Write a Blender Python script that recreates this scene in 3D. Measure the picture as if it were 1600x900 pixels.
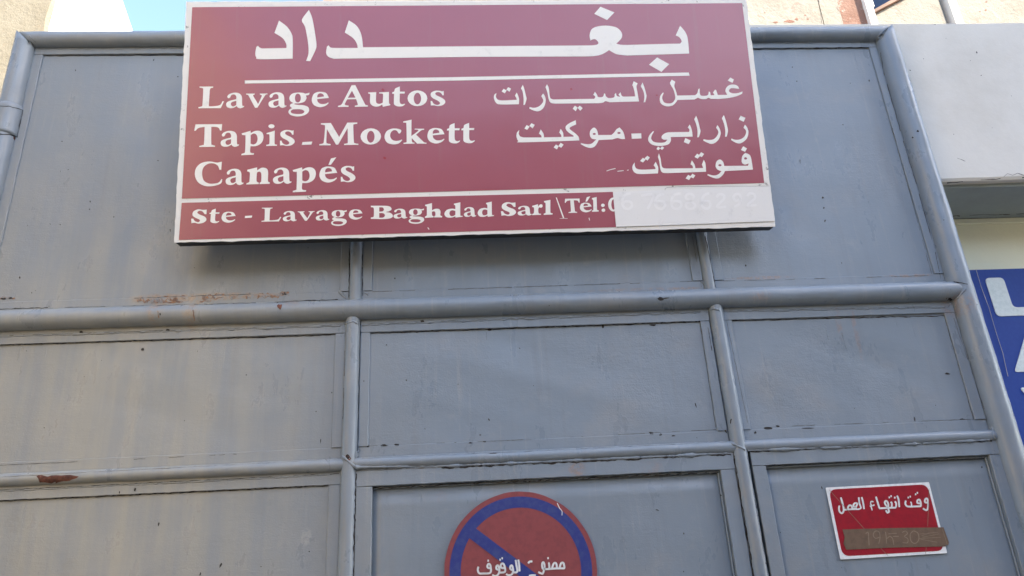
import bpy, bmesh, math, random
from mathutils import Vector, Matrix
from mathutils.bvhtree import BVHTree
random.seed(7)
sc = bpy.context.scene
for o in list(bpy.data.objects): bpy.data.objects.remove(o)
COL = sc.collection

# ------------------------------------------------------------------ camera
PITCH, YAW, ROLL, FPX = 0.3936703806, 0.0746359751, -0.0589569323, 1200.0
CAM = Vector((0.0, -2.2, 1.5))
cyw, syw, cp, sp = math.cos(YAW), math.sin(YAW), math.cos(PITCH), math.sin(PITCH)
fwd = Vector((syw*cp, cyw*cp, sp)); r0 = Vector((cyw, -syw, 0)); u0 = r0.cross(fwd)
rgt = r0*math.cos(ROLL) + u0*math.sin(ROLL); upv = -r0*math.sin(ROLL) + u0*math.cos(ROLL)
cd = bpy.data.cameras.new('camera'); cam = bpy.data.objects.new('camera', cd); COL.objects.link(cam)
cd.sensor_width = 36.0; cd.lens = FPX/1600*36.0; cd.clip_start = 0.05; cd.clip_end = 1000
cam.matrix_world = Matrix(((rgt.x, upv.x, -fwd.x, CAM.x), (rgt.y, upv.y, -fwd.y, CAM.y), (rgt.z, upv.z, -fwd.z, CAM.z), (0, 0, 0, 1)))
sc.camera = cam
# ------------------------------------------------------------------ light
ELEV, SUNX, SUNY = math.radians(38), 0.8192, -0.5736       # the sun stands behind the viewer, to the right
w = bpy.data.worlds.new('World'); sc.world = w; w.use_nodes = True
nt = w.node_tree; bg = nt.nodes['Background']
sky = nt.nodes.new('ShaderNodeTexSky'); sky.sky_type = 'NISHITA'; sky.sun_disc = False
sky.sun_elevation = ELEV; sky.sun_rotation = math.atan2(SUNX, SUNY); sky.air_density = 1.0; sky.dust_density = 1.2; sky.ozone_density = 1.0
nt.links.new(sky.outputs[0], bg.inputs[0]); bg.inputs[1].default_value = 0.15
ld = bpy.data.lights.new('sun', 'SUN'); ld.energy = 2.9; ld.angle = math.radians(0.5); ld.color = (1.0, 0.90, 0.74)
sun = bpy.data.objects.new('sun', ld); COL.objects.link(sun); sun.location = (8, -8, 14)
sdir = Vector((SUNX*math.cos(ELEV), SUNY*math.cos(ELEV), math.sin(ELEV)))
sun.rotation_euler = sdir.to_track_quat('Z', 'Y').to_euler()
sc.view_settings.view_transform = 'Standard'; sc.view_settings.look = 'None'
sc.view_settings.exposure = 2.16; sc.view_settings.gamma = 1.0
sc.render.engine = 'CYCLES'

# ------------------------------------------------------------------ helpers
def ray(px, py): return (fwd*FPX + rgt*(px-800) - upv*(py-450)).normalized()
def at(px, py, Y=0.0):                                  # photo point -> point on the vertical plane y = Y
    d = ray(px, py); return CAM + d*((Y-CAM.y)/d.y)
def tag(o, label=None, cat=None, group=None, kind=None):
    for k, v in (('label', label), ('category', cat), ('group', group), ('kind', kind)):
        if v: o[k] = v
    return o
def thing(name, loc, label, cat, group=None):
    o = bpy.data.objects.new(name, None); COL.objects.link(o); o.location = loc; o.empty_display_size = .1
    return tag(o, label, cat, group)
def wloc(o): return Vector((0, 0, 0)) if o is None else o.location + (wloc(o.parent) if o.parent else Vector((0, 0, 0)))
def obj(name, vs, fs, mat, parent=None, smooth=False):
    """vs in world coordinates; the object's origin is put at the centre of its vertices"""
    vs = [Vector(v) for v in vs]
    lo = Vector((min(v[i] for v in vs) for i in range(3))); hi = Vector((max(v[i] for v in vs) for i in range(3)))
    c = (lo+hi)/2
    me = bpy.data.meshes.new(name); me.from_pydata([v-c for v in vs], [], fs); me.update()
    if smooth:
        for p in me.polygons: p.use_smooth = True
    o = bpy.data.objects.new(name, me); COL.objects.link(o)
    if mat: me.materials.append(mat)
    o.location = c - wloc(parent)
    if parent: o.parent = parent
    return o
BOXF = [(0, 1, 2, 3), (7, 6, 5, 4), (0, 4, 5, 1), (1, 5, 6, 2), (2, 6, 7, 3), (3, 7, 4, 0)]
def boxv(x0, x1, y0, y1, z0, z1):
    return [Vector(p) for p in ((x0, y0, z0), (x0, y1, z0), (x1, y1, z0), (x1, y0, z0), (x0, y0, z1), (x0, y1, z1), (x1, y1, z1), (x1, y0, z1))]
def box(name, x0, x1, y0, y1, z0, z1, mat, parent=None, bev=0.0):
    o = obj(name, boxv(x0, x1, y0, y1, z0, z1), BOXF, mat, parent)
    if bev > 0: bevel(o, bev)
    return o
def bevel(o, bev, seg=2):
    bm = bmesh.new(); bm.from_mesh(o.data)
    bmesh.ops.recalc_face_normals(bm, faces=bm.faces)
    bmesh.ops.bevel(bm, geom=list(bm.edges), offset=bev, segments=seg, affect='EDGES', profile=0.6)
    for f in bm.faces: f.smooth = False
    bm.to_mesh(o.data); bm.free()
def hsh(i, s):
    v = math.sin(i*127.1+s*311.7+17.3)*43758.5453; return v-math.floor(v)
def vn(x, s=0.0):
    i = math.floor(x); f = x-i; f = f*f*(3-2*f); return (hsh(i, s)*(1-f)+hsh(i+1, s)*f)*2-1
def n1(x, seed=0.0):
    return (math.sin(x*1.0+seed*3.1)+math.sin(x*2.3+seed*1.7+1)+math.sin(x*4.9+seed*.9+2)*.6+math.sin(x*10.7+seed*5)*.4)/3.0
def pipe(name, a, b, r, mat, parent, seed=0, rough=.0010, rings=None, seg=28, cap=True, miter=(0, 0)):
    """a pipe from a to b with the small waves of many coats of paint; miter shears the ends (45 degree corners)"""
    a, b = Vector(a), Vector(b); L = (b-a).length; d = (b-a)/L
    x = Vector((0, -1, 0)); y = d.cross(x).normalized()
    n = rings or max(8, int(L/.02)); vs = []; fs = []
    for i in range(n+1):
        for k in range(seg):
            A = 2*math.pi*k/seg
            rr = r + rough*n1(i*L/n*38+3*math.cos(A)+seed, seed) + rough*.6*n1(i*L/n*11+2*math.sin(A), seed+4)
            off = x*(math.cos(A)*rr) + y*(math.sin(A)*rr)
            sh = y.dot(off)
            t = i/n*L
            if i == 0: t += miter[0]*sh
            if i == n: t += miter[1]*sh
            vs.append(a + d*t + off)
    for i in range(n):
        for k in range(seg):
            k2 = (k+1) % seg
            fs.append((i*seg+k, i*seg+k2, (i+1)*seg+k2, (i+1)*seg+k))
    if cap:
        fs.append(tuple(range(seg))[::-1]); fs.append(tuple(n*seg+k for k in range(seg)))
    return obj(name, vs, fs, mat, parent, True)
def bar(name, x0, x1, z0, z1, yf, yb, mat, parent, seed=0, wav=.0008):
    """flat welded bar whose long edges wander a little; yf front, yb back"""
    horiz = (x1-x0) > (z1-z0); L = (x1-x0) if horiz else (z1-z0); n = max(4, int(L/.012)); vs = []; fs = []
    c = min(.0015, (yb-yf)*.4)
    for i in range(n+1):
        t = i/n; e0 = wav*n1(t*L*60, seed+1); e1 = wav*n1(t*L*47, seed+2)
        if horiz:
            X = x0+t*L
            ring = [(X, yb, z0+e0), (X, yf+c, z0+e0), (X, yf, z0+e0+c), (X, yf, z1+e1-c), (X, yf+c, z1+e1), (X, yb, z1+e1)]
        else:
            Z = z0+t*L
            ring = [(x1+e1, yb, Z), (x1+e1, yf+c, Z), (x1+e1-c, yf, Z), (x0+e0+c, yf, Z), (x0+e0, yf+c, Z), (x0+e0, yb, Z)]
        vs += ring
    for i in range(n):
        for k in range(6):
            k2 = (k+1) % 6; fs.append((i*6+k, (i+1)*6+k, (i+1)*6+k2, i*6+k2))
    fs += [tuple(range(6)), tuple(n*6+k for k in range(6))[::-1]]
    o = obj(name, vs, fs, mat, parent)
    bm = bmesh.new(); bm.from_mesh(o.data); bmesh.ops.recalc_face_normals(bm, faces=bm.faces); bm.to_mesh(o.data); bm.free()
    return o

# ------------------------------------------------------------------ node helpers
class NB:
    def __init__(s, name):
        s.m = bpy.data.materials.new(name); s.m.use_nodes = True; s.t = s.m.node_tree
        s.b = s.t.nodes['Principled BSDF']; s.geo = s.t.nodes.new('ShaderNodeNewGeometry')
    def n(s, ty, **kw):
        x = s.t.nodes.new(ty)
        for k, v in kw.items(): setattr(x, k, v)
        return x
    def put(s, sock, v):
        if isinstance(v, bpy.types.NodeSocket): s.t.links.new(v, sock)
        elif v is not None: sock.default_value = v
    def math(s, op, a, b=None, c=None, clamp=False):
        x = s.n('ShaderNodeMath', operation=op, use_clamp=clamp); s.put(x.inputs[0], a); s.put(x.inputs[1], b)
        if c is not None: s.put(x.inputs[2], c)
        return x.outputs[0]
    def pos(s, scale=(1, 1, 1), loc=(0, 0, 0)):
        x = s.n('ShaderNodeMapping'); s.t.links.new(s.geo.outputs['Position'], x.inputs[0])
        x.inputs['Scale'].default_value = scale; x.inputs['Location'].default_value = loc; return x.outputs[0]
    def noise(s, scale, detail=4, rough=.55, vec=None, dist=0):
        x = s.n('ShaderNodeTexNoise'); s.put(x.inputs['Vector'], vec or s.geo.outputs['Position'])
        x.inputs['Scale'].default_value = scale; x.inputs['Detail'].default_value = detail
        x.inputs['Roughness'].default_value = rough; x.inputs['Distortion'].default_value = dist; return x.outputs[0]
    def ramp(s, v, a, b, lo=0., hi=1.):
        x = s.n('ShaderNodeMapRange', interpolation_type='SMOOTHSTEP'); s.put(x.inputs[0], v)
        for i, q in enumerate((a, b, lo, hi)): x.inputs[i+1].default_value = q
        return x.outputs[0]
    def mix(s, f, a, b, mode='MIX'):
        x = s.n('ShaderNodeMix', data_type='RGBA', blend_type=mode); s.put(x.inputs[0], f)
        for i, q in ((6, a), (7, b)):
            s.put(x.inputs[i], q if isinstance(q, bpy.types.NodeSocket) else (*q[:3], 1.0))
        return x.outputs[2]
    def blob(s, c, sx, sz):                              # soft spot round a place on the gate
        x = s.n('ShaderNodeVectorMath', operation='SUBTRACT'); s.put(x.inputs[0], s.geo.outputs['Position']); x.inputs[1].default_value = (c[0], c[1], c[2])
        y = s.n('ShaderNodeVectorMath', operation='MULTIPLY'); s.put(y.inputs[0], x.outputs[0]); y.inputs[1].default_value = (1/sx, 2.0, 1/sz)
        z = s.n('ShaderNodeVectorMath', operation='LENGTH'); s.put(z.inputs[0], y.outputs[0])
        return s.math('SUBTRACT', 1.0, z.outputs['Value'], clamp=True)
    def bump(s, h, strength, dist=.002, normal=None):
        x = s.n('ShaderNodeBump'); s.put(x.inputs['Height'], h); x.inputs['Strength'].default_value = strength; x.inputs['Distance'].default_value = dist
        if normal: s.put(x.inputs['Normal'], normal)
        return x.outputs[0]
    def done(s, col, rough, normal=None, spec=.5, metal=0.):
        s.put(s.b.inputs['Base Color'], col if isinstance(col, bpy.types.NodeSocket) else (*col[:3], 1.0))
        s.put(s.b.inputs['Roughness'], rough); s.b.inputs['Specular IOR Level'].default_value = spec; s.b.inputs['Metallic'].default_value = metal
        if normal: s.put(s.b.inputs['Normal'], normal)
        return s.m

def m_paint():
    b = NB('gate_paint')
    big = b.noise(1.3, 3, .6); streak = b.noise(1.0, 6, .6, b.pos((26, 6, 1.6))); streak2 = b.noise(1.0, 4, .6, b.pos((70, 10, 3.0), (3, 1, 2)))
    col = b.mix(b.ramp(big, .3, .7), (.185, .232, .285), (.205, .246, .290))
    col = b.mix(b.math('MULTIPLY', b.ramp(streak, .52, .74), .35), col, (.170, .185, .20))
    col = b.mix(b.math('MULTIPLY', b.ramp(streak2, .55, .75), .22), col, (.36, .36, .34))
    blot = b.noise(9, 6, .7); col = b.mix(b.math('MULTIPLY', b.ramp(blot, .56, .70), .22), col, (.33, .345, .35))
    # rubbed hand marks
    for (px, py, sx, sz) in ((22, 815, .030, .045), (46, 812, .016, .024), (24, 868, .024, .034), (108, 885, .032, .036), (478, 838, .02, .03)):
        p = at(px, py); k = b.math('MULTIPLY', b.ramp(b.blob(p, sx, sz), .05, .5), b.ramp(b.noise(70, 4, .7), .38, .58))
        col = b.mix(b.math('MULTIPLY', k, .45), col, (.15, .17, .18) if px != 478 else (.42, .42, .42))
    # rust where water stands on the bars
    rn = b.noise(42, 7, .75); fine = b.noise(160, 4, .7)
    for (px, py, sx, sz, a) in ((250, 467, .12, .022, .9), (330, 464, .22, .018, .9), (248, 492, .02, .06, .7), (303, 492, .025, .07, .7), (1338, 520, .01, .12, .3), (250, 487, .035, .045, .45), (303, 486, .03, .05, .45), (400, 462, .12, .012, .5),
                                (640, 284, .02, .02, .3), (460, 478, .03, .03, .4), (1180, 470, .05, .02, .25), (900, 735, .03, .03, .5), (1070, 452, .06, .01, .4),
                                (1000, 453, .25, .008, .3), (1310, 505, .012, .07, .35), (690, 775, .02, .03, .12), (1020, 735, .05, .03, .2), (1490, 480, .06, .05, .35), (1190, 434, .14, .008, .5), (1420, 431, .10, .008, .5)):
        p = at(px, py); k = b.math('MULTIPLY', b.ramp(b.blob(p, sx, sz), .02, .55), b.ramp(rn, .40, .58))
        col = b.mix(b.math('MULTIPLY', k, a), col, b.mix(b.ramp(fine, .4, .6), (.38, .22, .13), (.24, .15, .10)))
    # dust that gathered in tan films, with warm bounce painted in at lower left
    dust = b.noise(3.2, 5, .6, b.pos((1, 1, 1.4), (5, 0, 1)))
    col = b.mix(b.math('MULTIPLY', b.ramp(dust, .48, .72), .25), col, (.32, .30, .27))
    sx_ = b.n('ShaderNodeSeparateXYZ'); b.put(sx_.inputs[0], b.geo.outputs['Position'])
    film_bounce = b.math('MULTIPLY', b.ramp(sx_.outputs[0], .1, -1.0), b.ramp(sx_.outputs[2], 3.2, 1.9, .25, 1.0))
    wash = b.ramp(b.noise(1.0, 6, .62, b.pos((17, 5, 1.1), (2, 0, 4))), .66, .36, .55, 1.0)
    col = b.mix(b.math('MULTIPLY', b.math('MULTIPLY', film_bounce, wash), .75), col, (.375, .352, .285))
    # pin-prick chips
    v = b.n('ShaderNodeTexVoronoi'); v.inputs['Scale'].default_value = 13; b.put(v.inputs['Vector'], b.pos((1, 1, .8)))
    chip = b.math('LESS_THAN', v.outputs['Distance'], b.math('MULTIPLY', b.ramp(b.noise(17, 2, .5), .56, .75), .075))
    col = b.mix(b.math('MULTIPLY', chip, .8), col, (.05, .05, .055))
    peel = b.noise(55, 5, .65); wav = b.noise(2.2, 2, .5); rip = b.noise(220, 3, .6)
    brush = b.noise(1.0, 4, .6, b.pos((18, 30, 150)))
    h = b.math('ADD', b.math('MULTIPLY', peel, .8), b.math('ADD', b.math('MULTIPLY', rip, .25), b.math('MULTIPLY', brush, .35)))
    n = b.bump(b.math('MULTIPLY', h, b.ramp(b.noise(2.6, 4, .6), .35, .7, .25, 1.15)), .6, .0018); n = b.bump(wav, .6, .02, n)
    return b.done(col, b.ramp(b.noise(5, 5, .65, b.pos((2, 1, .8))), .3, .7, .24, .48), n, .5)
def plain(name, c, rough=.6, var=.12, sc_=14, bs=.15, bd=.002, spec=.4):
    b = NB(name); k = b.noise(sc_, 6, .65); c2 = tuple(x*(1-var*2) for x in c)
    col = b.mix(b.ramp(k, .35, .7), c2, c)
    return b.done(col, rough, b.bump(b.noise(sc_*7, 5, .6), bs, bd), spec)
def m_plaster(name, c, c2, c3=None, sc_=3.0, bs=.5, bd=.01):
    b = NB(name); k = b.noise(sc_, 7, .65); col = b.mix(b.ramp(k, .38, .66), c, c2)
    if c3: col = b.mix(b.math('MULTIPLY', b.ramp(b.noise(sc_*2.3, 8, .75, b.pos((1, 1, 1), (7, 3, 1))), .56, .64), .85), col, c3)
    h = b.math('ADD', b.noise(sc_*14, 6, .7), b.math('MULTIPLY', b.noise(sc_*2, 3, .5), 1.5))
    return b.done(col, .9, b.bump(h, bs, bd), .2)
def m_sign_red():
    b = NB('sign_red_vinyl'); k = b.noise(2.0, 4, .6)
    col = b.mix(b.ramp(k, .3, .7), (.335, .090, .118), (.355, .100, .130))
    v = b.n('ShaderNodeTexVoronoi'); v.inputs['Scale'].default_value = 8
    spot = b.math('LESS_THAN', v.outputs['Distance'], b.math('MULTIPLY', b.ramp(b.noise(9, 2, .5), .5, .8), .05))
    col = b.mix(b.math('MULTIPLY', spot, .5), col, (.12, .02, .02))
    dirt = b.noise(1.0, 6, .65, b.pos((22, 4, 1.2), (1, 0, 3))); col = b.mix(b.math('MULTIPLY', b.ramp(dirt, .55, .8), .18), col, (.30, .22, .20)); n = b.bump(b.noise(2.2, 3, .5), .45, .012)
    return b.done(col, .24, n, .62)
def m_white(name, c, rough=.4):
    b = NB(name); k = b.noise(30, 6, .7); g = b.noise(400, 2, .6)
    col = b.mix(b.ramp(k, .55, .75), c, tuple(x*.84 for x in c))
    return b.done(b.mix(b.math('MULTIPLY', g, .12), col, (.5, .5, .46)), rough, b.bump(k, .12, .001), .5)
def m_edge():
    b = NB('sign_edge_paint'); k = b.noise(24, 8, .75); kk = b.noise(90, 5, .7)
    col = b.mix(b.math('MULTIPLY', b.ramp(k, .60, .66), b.ramp(kk, .42, .52)), (.78, .77, .73), (.22, .21, .20))
    return b.done(col, .5, b.bump(k, .4, .002), .4)
PAINT = m_paint()
RED = m_sign_red(); WHITE = m_white('white_vinyl', (.86, .85, .80)); PATCH = m_white('patch_white', (.80, .80, .785)); EDGE = m_edge()
GHOST = m_white('covered_digit_vinyl', (.87, .87, .86))
DARK = plain('bare_dark_steel', (.030, .030, .032), .6); CRACKSHADE = plain('crack_gap_shade', (.030, .027, .025), .9)  # near-black for cracks, chips and the painted shade of gaps
RUST = plain('red_lead_primer', (.20, .075, .045), .75, .3, 60, .6)
SEAL = PAINT
def m_print(name, c, c2, rough=.35):
    b = NB(name); col = b.mix(b.ramp(b.noise(60, 5, .7), .4, .66), c, c2)
    return b.done(col, rough, b.bump(b.noise(25, 3, .5), .15, .002), .5)
DISCRED = m_print('faded_red_print', (.25, .062, .066), (.21, .054, .060)); BLUE = m_print('faded_blue_print', (.028, .040, .20), (.045, .065, .21))
STRED = m_print('sticker_red_print', (.30, .010, .022), (.25, .010, .022), .3)
STWHITE = m_print('sticker_white', (.76, .79, .80), (.64, .67, .69)); INKW = m_print('white_ink', (.70, .72, .72), (.58, .60, .60))
TAPE = m_print('brown_packing_tape', (.155, .105, .072), (.125, .085, .06), .35); SCR = m_print('tape_scratch', (.255, .195, .14), (.21, .16, .115))
SIGNBLUE = m_print('blue_signboard', (.010, .050, .28), (.013, .058, .30), .35)
LETTERW = m_print('light_letter_paint', (.70, .77, .76), (.60, .68, .67), .5)
CREAM = m_plaster('cream_plaster_wall', (.33, .30, .235), (.27, .24, .18), (.30, .25, .18), 3.5, .45, .012)
CREAM2 = m_plaster('flaking_cream_paint', (.37, .345, .295), (.32, .29, .24), (.36, .26, .21), 4.0, .5, .01)
REDPLASTER = m_plaster('red_brown_undercoat', (.27, .15, .11), (.31, .19, .145), (.42, .38, .33), 7.0)
WHITEWALL = m_plaster('white_render', (.80, .79, .77), (.76, .75, .72), None, 1.5, .2)
FASCIA = m_plaster('whitewashed_concrete', (.65, .64, .60), (.56, .545, .50), None, 1.6, .18, .006)
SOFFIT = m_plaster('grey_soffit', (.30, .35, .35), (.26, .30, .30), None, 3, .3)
LOWCREAM = m_plaster('pale_cream_wall', (.84, .86, .68), (.80, .82, .66), None, 2, .2)
GROUND = m_plaster('street_concrete', (.20, .175, .145), (.15, .135, .115), None, .8, .3)
SUNBLD = m_plaster('sunlit_cream_render', (.86, .68, .42), (.80, .62, .38), None, 1, .3)
DARKBLD = m_plaster('brown_render', (.17, .14, .12), (.13, .11, .10), None, 1, .3)
SHADEBLD = m_plaster('pale_render', (.50, .49, .47), (.45, .44, .42), None, 1, .3)
GLASS = NB('dark_window_glass').done((.020, .035, .075), .06, None, .3)
WOOD = plain('brown_boards', (.28, .16, .11), .7, .2)

# ------------------------------------------------------------------ flat lettering tools
def smooth_poly(s, sub=4):
    """'x,y' tokens; a trailing ! marks a sharp corner; the rest is a closed Catmull-Rom curve"""
    pts = []
    for tk in s.split():
        c = tk.endswith('!'); x, y = tk.rstrip('!').split(','); pts.append((float(x), float(y), c))
    n = len(pts); out = []
    for i in range(n):
        p0, p1, p2, p3 = pts[i-1], pts[i], pts[(i+1) % n], pts[(i+2) % n]
        a = p1 if p1[2] else p0; d = p2 if p2[2] else p3
        if p1[2] and p2[2]: out.append((p1[0], p1[1])); continue
        for k in range(sub):
            t = k/sub; r = []
            for j in (0, 1):
                m1 = (p2[j]-a[j])*.5; m2 = (d[j]-p1[j])*.5
                r.append((2*t**3-3*t*t+1)*p1[j]+(t**3-2*t*t+t)*m1+(-2*t**3+3*t*t)*p2[j]+(t**3-t*t)*m2)
            out.append(tuple(r))
    return out
def ell(cx, cy, rx, ry, n=20, tilt=0):
    return [(cx+rx*math.cos(2*math.pi*k/n)*math.cos(tilt)-ry*math.sin(2*math.pi*k/n)*math.sin(tilt), cy+rx*math.cos(2*math.pi*k/n)*math.sin(tilt)+ry*math.sin(2*math.pi*k/n)*math.cos(tilt)) for k in range(n)]
def fill(name, polys, toplane, mat, parent, depth=.0004, lift=0.0):
    """polys: outlines (outer and holes, even-odd) as 2D points; toplane(u, v, h) -> world point"""
    cu = bpy.data.curves.new(name, 'CURVE'); cu.dimensions = '2D'; cu.fill_mode = 'BOTH'; cu.extrude = 1.0
    for P in polys:
        q = []
        for p in P:
            if not q or abs(p[0]-q[-1][0])+abs(p[1]-q[-1][1]) > 1e-7: q.append(p)
        s = cu.splines.new('POLY'); s.points.add(len(q)-1); s.use_cyclic_u = True
        for k, p in enumerate(q): s.points[k].co = (p[0], p[1], 0, 1)
    tmp = bpy.data.objects.new('tmp', cu); COL.objects.link(tmp)
    dg = bpy.context.evaluated_depsgraph_get(); me = bpy.data.meshes.new_from_object(tmp.evaluated_get(dg))
    vs = [toplane(v.co.x, v.co.y, lift + (depth if v.co.z > 0 else 0)) for v in me.vertices]; fs = [tuple(p.vertices) for p in me.polygons]
    bpy.data.objects.remove(tmp); bpy.data.curves.remove(cu); bpy.data.meshes.remove(me)
    o = obj(name, vs, fs, mat, parent)
    bm = bmesh.new(); bm.from_mesh(o.data); bmesh.ops.remove_doubles(bm, verts=bm.verts, dist=1e-7); bmesh.ops.recalc_face_normals(bm, faces=bm.faces); bm.to_mesh(o.data); bm.free()
    return o
def stroke(pts, wd):
    """outline of a pen stroke of the given width"""
    L, R = [], []
    P = [pts[0]]
    for i in range(len(pts)-1):                          # resample as Catmull-Rom
        p0, p1, p2, p3 = pts[max(i-1, 0)], pts[i], pts[i+1], pts[min(i+2, len(pts)-1)]
        for k in range(1, 5):
            t = k/4; P.append(tuple(.5*((2*p1[j])+(-p0[j]+p2[j])*t+(2*p0[j]-5*p1[j]+4*p2[j]-p3[j])*t*t+(-p0[j]+3*p1[j]-3*p2[j]+p3[j])*t**3) for j in (0, 1)))
    for i, p in enumerate(P):
        a, b = P[max(i-1, 0)], P[min(i+1, len(P)-1)]; dx, dy = b[0]-a[0], b[1]-a[1]; l = math.hypot(dx, dy) or 1
        h = wd/2*(0.85 if i in (0, len(P)-1) else 1); L.append((p[0]-dy/l*h, p[1]+dx/l*h)); R.append((p[0]+dy/l*h, p[1]-dx/l*h))
    return L, R
def strokes(name, lst, wd, win, toplane, mat, parent, lift, depth=.0003):
    """pen strokes as quads, one joined mesh; each stroke lies a hair above the one before"""
    vs, fs = [], []
    for k, pts in enumerate(lst):
        ww = wd
        if isinstance(pts, tuple): pts, ww = pts
        L, R = stroke(pts, ww); b0 = len(vs); h = lift + depth + k*.00004
        for a, b in zip(L, R):
            for q in (a, b): vs.append(toplane(win[0]+q[0]/win[2], win[1]+q[1]/win[2], h))
        for i in range(len(L)-1): fs.append((b0+2*i, b0+2*i+1, b0+2*i+3, b0+2*i+2))
    return obj(name, vs, fs, mat, parent)

# ================================================================== THE SETTING
g = obj('ground', [(-60, -40, 0), (60, -40, 0), (60, 60, 0), (-60, 60, 0)], [(0, 1, 2, 3)], GROUND); tag(g, kind='structure')

# right: shop front with a whitewashed concrete edge beam, a recess below it and a cream wall
def wavy_slab(name, x0, x1, y0, y1, z0, z1, mat, parent, amp=.004, seed=0, topamp=.002):
    n = 90; vs, fs = [], []
    for i in range(n+1):
        X = x0+(x1-x0)*i/n; e = amp*n1(X*22, seed)+amp*.5*n1(X*71, seed+2); t = topamp*n1(X*30, seed+5)
        vs += [(X, y0+.006, z0+e), (X, y0, z0+e+.010), (X, y0, z1+t-.004), (X, y0+.004, z1+t), (X, y1, z1+t), (X, y1, z0+e*.3)]
    for i in range(n):
        for k in range(6):
            k2 = (k+1) % 6; fs.append((i*6+k, (i+1)*6+k, (i+1)*6+k2, i*6+k2))
    fs += [tuple(range(6)), tuple(n*6+k for k in range(6))[::-1]]
    o = obj(name, vs, fs, mat, parent)
    bm = bmesh.new(); bm.from_mesh(o.data); bmesh.ops.recalc_face_normals(bm, faces=bm.faces); bm.to_mesh(o.data); bm.free()
    return o
YB = .055; zb = at(1530, 281, YB).z; ztL = at(1390, 36.5, YB).z; YW = .34
shop = thing('shop_building', (2.6, .3, 0), 'pale shop front right of the gate with deep whitewashed beam over a recessed wall', 'building')
wavy_slab('edge_beam', -.45, 6.5, YB, 1.2, zb, ztL, FASCIA, shop, .004, 3)
box('recessed_wall', 1.66, 6.5, YW, 1.2, 0, zb-.004, LOWCREAM, shop)
zs = at(1560, 339, YW).z
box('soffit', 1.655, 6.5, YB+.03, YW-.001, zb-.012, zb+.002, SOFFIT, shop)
box('cornice_bead', 1.66, 6.5, YW-.014, YW-.001, zb-.034, zb-.014, LOWCREAM, shop, .002)
box('reveal', 1.648, 1.659, .06, 1.2, 0, zb-.014, FASCIA, shop)

# blue signboard with stacked letters on that wall
YS = YW-.022
zt = at(1508, 422, YS).z; bs = thing('blue_signboard', (2.6, YS, .6), 'blue signboard with large rounded pale letters beside the right gate post', 'signboard')
box('board', 1.67, 3.2, YS, YW-.002, .6, zt, SIGNBLUE, bs, .001)
def bp_(x, z, h): return Vector((x, YS-h, z))
wv = (1480, 400, 2.8125)
def wpt(win, x, y, Y): return at(win[0]+x/win[2], win[1]+y/win[2], Y)
def quadpx(name, s, win, Y, mat, par, h=.003, extra=None):
    P = [wpt(win, x, y, Y) for x, y in smooth_poly(s)]; P = [(p.x, p.z) for p in P]
    if extra: P = extra(P)
    return fill(name, [P], lambda u, v, hh: Vector((u, Y-hh, v)), mat, par, h)
pL = wpt(wv, 170, 120, YS); print('L top-left', pL, wpt(wv, 215, 255, YS), wpt(wv, 338, 225, YS), wpt(wv, 338, 262, YS), 'A', wpt(wv, 270, 495, YS), wpt(wv, 338, 510, YS), wpt(wv, 338, 375, YS), 'V', wpt(wv, 303, 600, YS))
def rounded(pts, r, n=5):
    out = []; m = len(pts)
    for i in range(m):
        p, a, b = Vector(pts[i]), Vector(pts[i-1]), Vector(pts[(i+1) % m])
        da, db = (a-p).normalized(), (b-p).normalized(); rr = min(r, (a-p).length*.45, (b-p).length*.45)
        A, B = p+da*rr, p+db*rr
        for k in range(n+1):
            t = k/n; out.append(tuple((A*(1-t)**2+p*2*t*(1-t)+B*t*t)))
    return out
def L2(p): return (p.x, p.z)
a0 = wpt(wv, 163, 98, YS); a1 = wpt(wv, 205, 264, YS); a2 = wpt(wv, 290, 227, YS); a3 = wpt(wv, 338, 262, YS); stem_w = .062
x0 = a0.x; zt1 = a0.z; zb1 = a3.z; leg = a2.z
fill('letter', [rounded([(x0, zt1), (x0, zb1), (x0+.30, zb1), (x0+.30, leg), (x0+.072, leg), (x0+.072, zt1)][::-1], .018)], lambda u, v, h: Vector((u, YS-h, v)), LETTERW, bs, .003)
b1 = wpt(wv, 262, 512, YS); H1 = .185
fill('letter', [rounded([(x0, b1.z), (x0+.115, b1.z+H1), (x0+.185, b1.z+H1), (x0+.30, b1.z), (x0+.225, b1.z), (x0+.205, b1.z+.035), (x0+.095, b1.z+.035), (x0+.075, b1.z)], .014),
                [(x0+.12, b1.z+.075), (x0+.18, b1.z+.075), (x0+.15, b1.z+.13)]], lambda u, v, h: Vector((u, YS-h, v)), LETTERW, bs, .003)
c1 = wpt(wv, 300, 580, YS)
fill('letter', [rounded([(x0, c1.z), (x0+.115, c1.z-H1), (x0+.185, c1.z-H1), (x0+.30, c1.z), (x0+.225, c1.z), (x0+.15, c1.z-.12), (x0+.075, c1.z)], .014)], lambda u, v, h: Vector((u, YS-h, v)), LETTERW, bs, .003)
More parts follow.
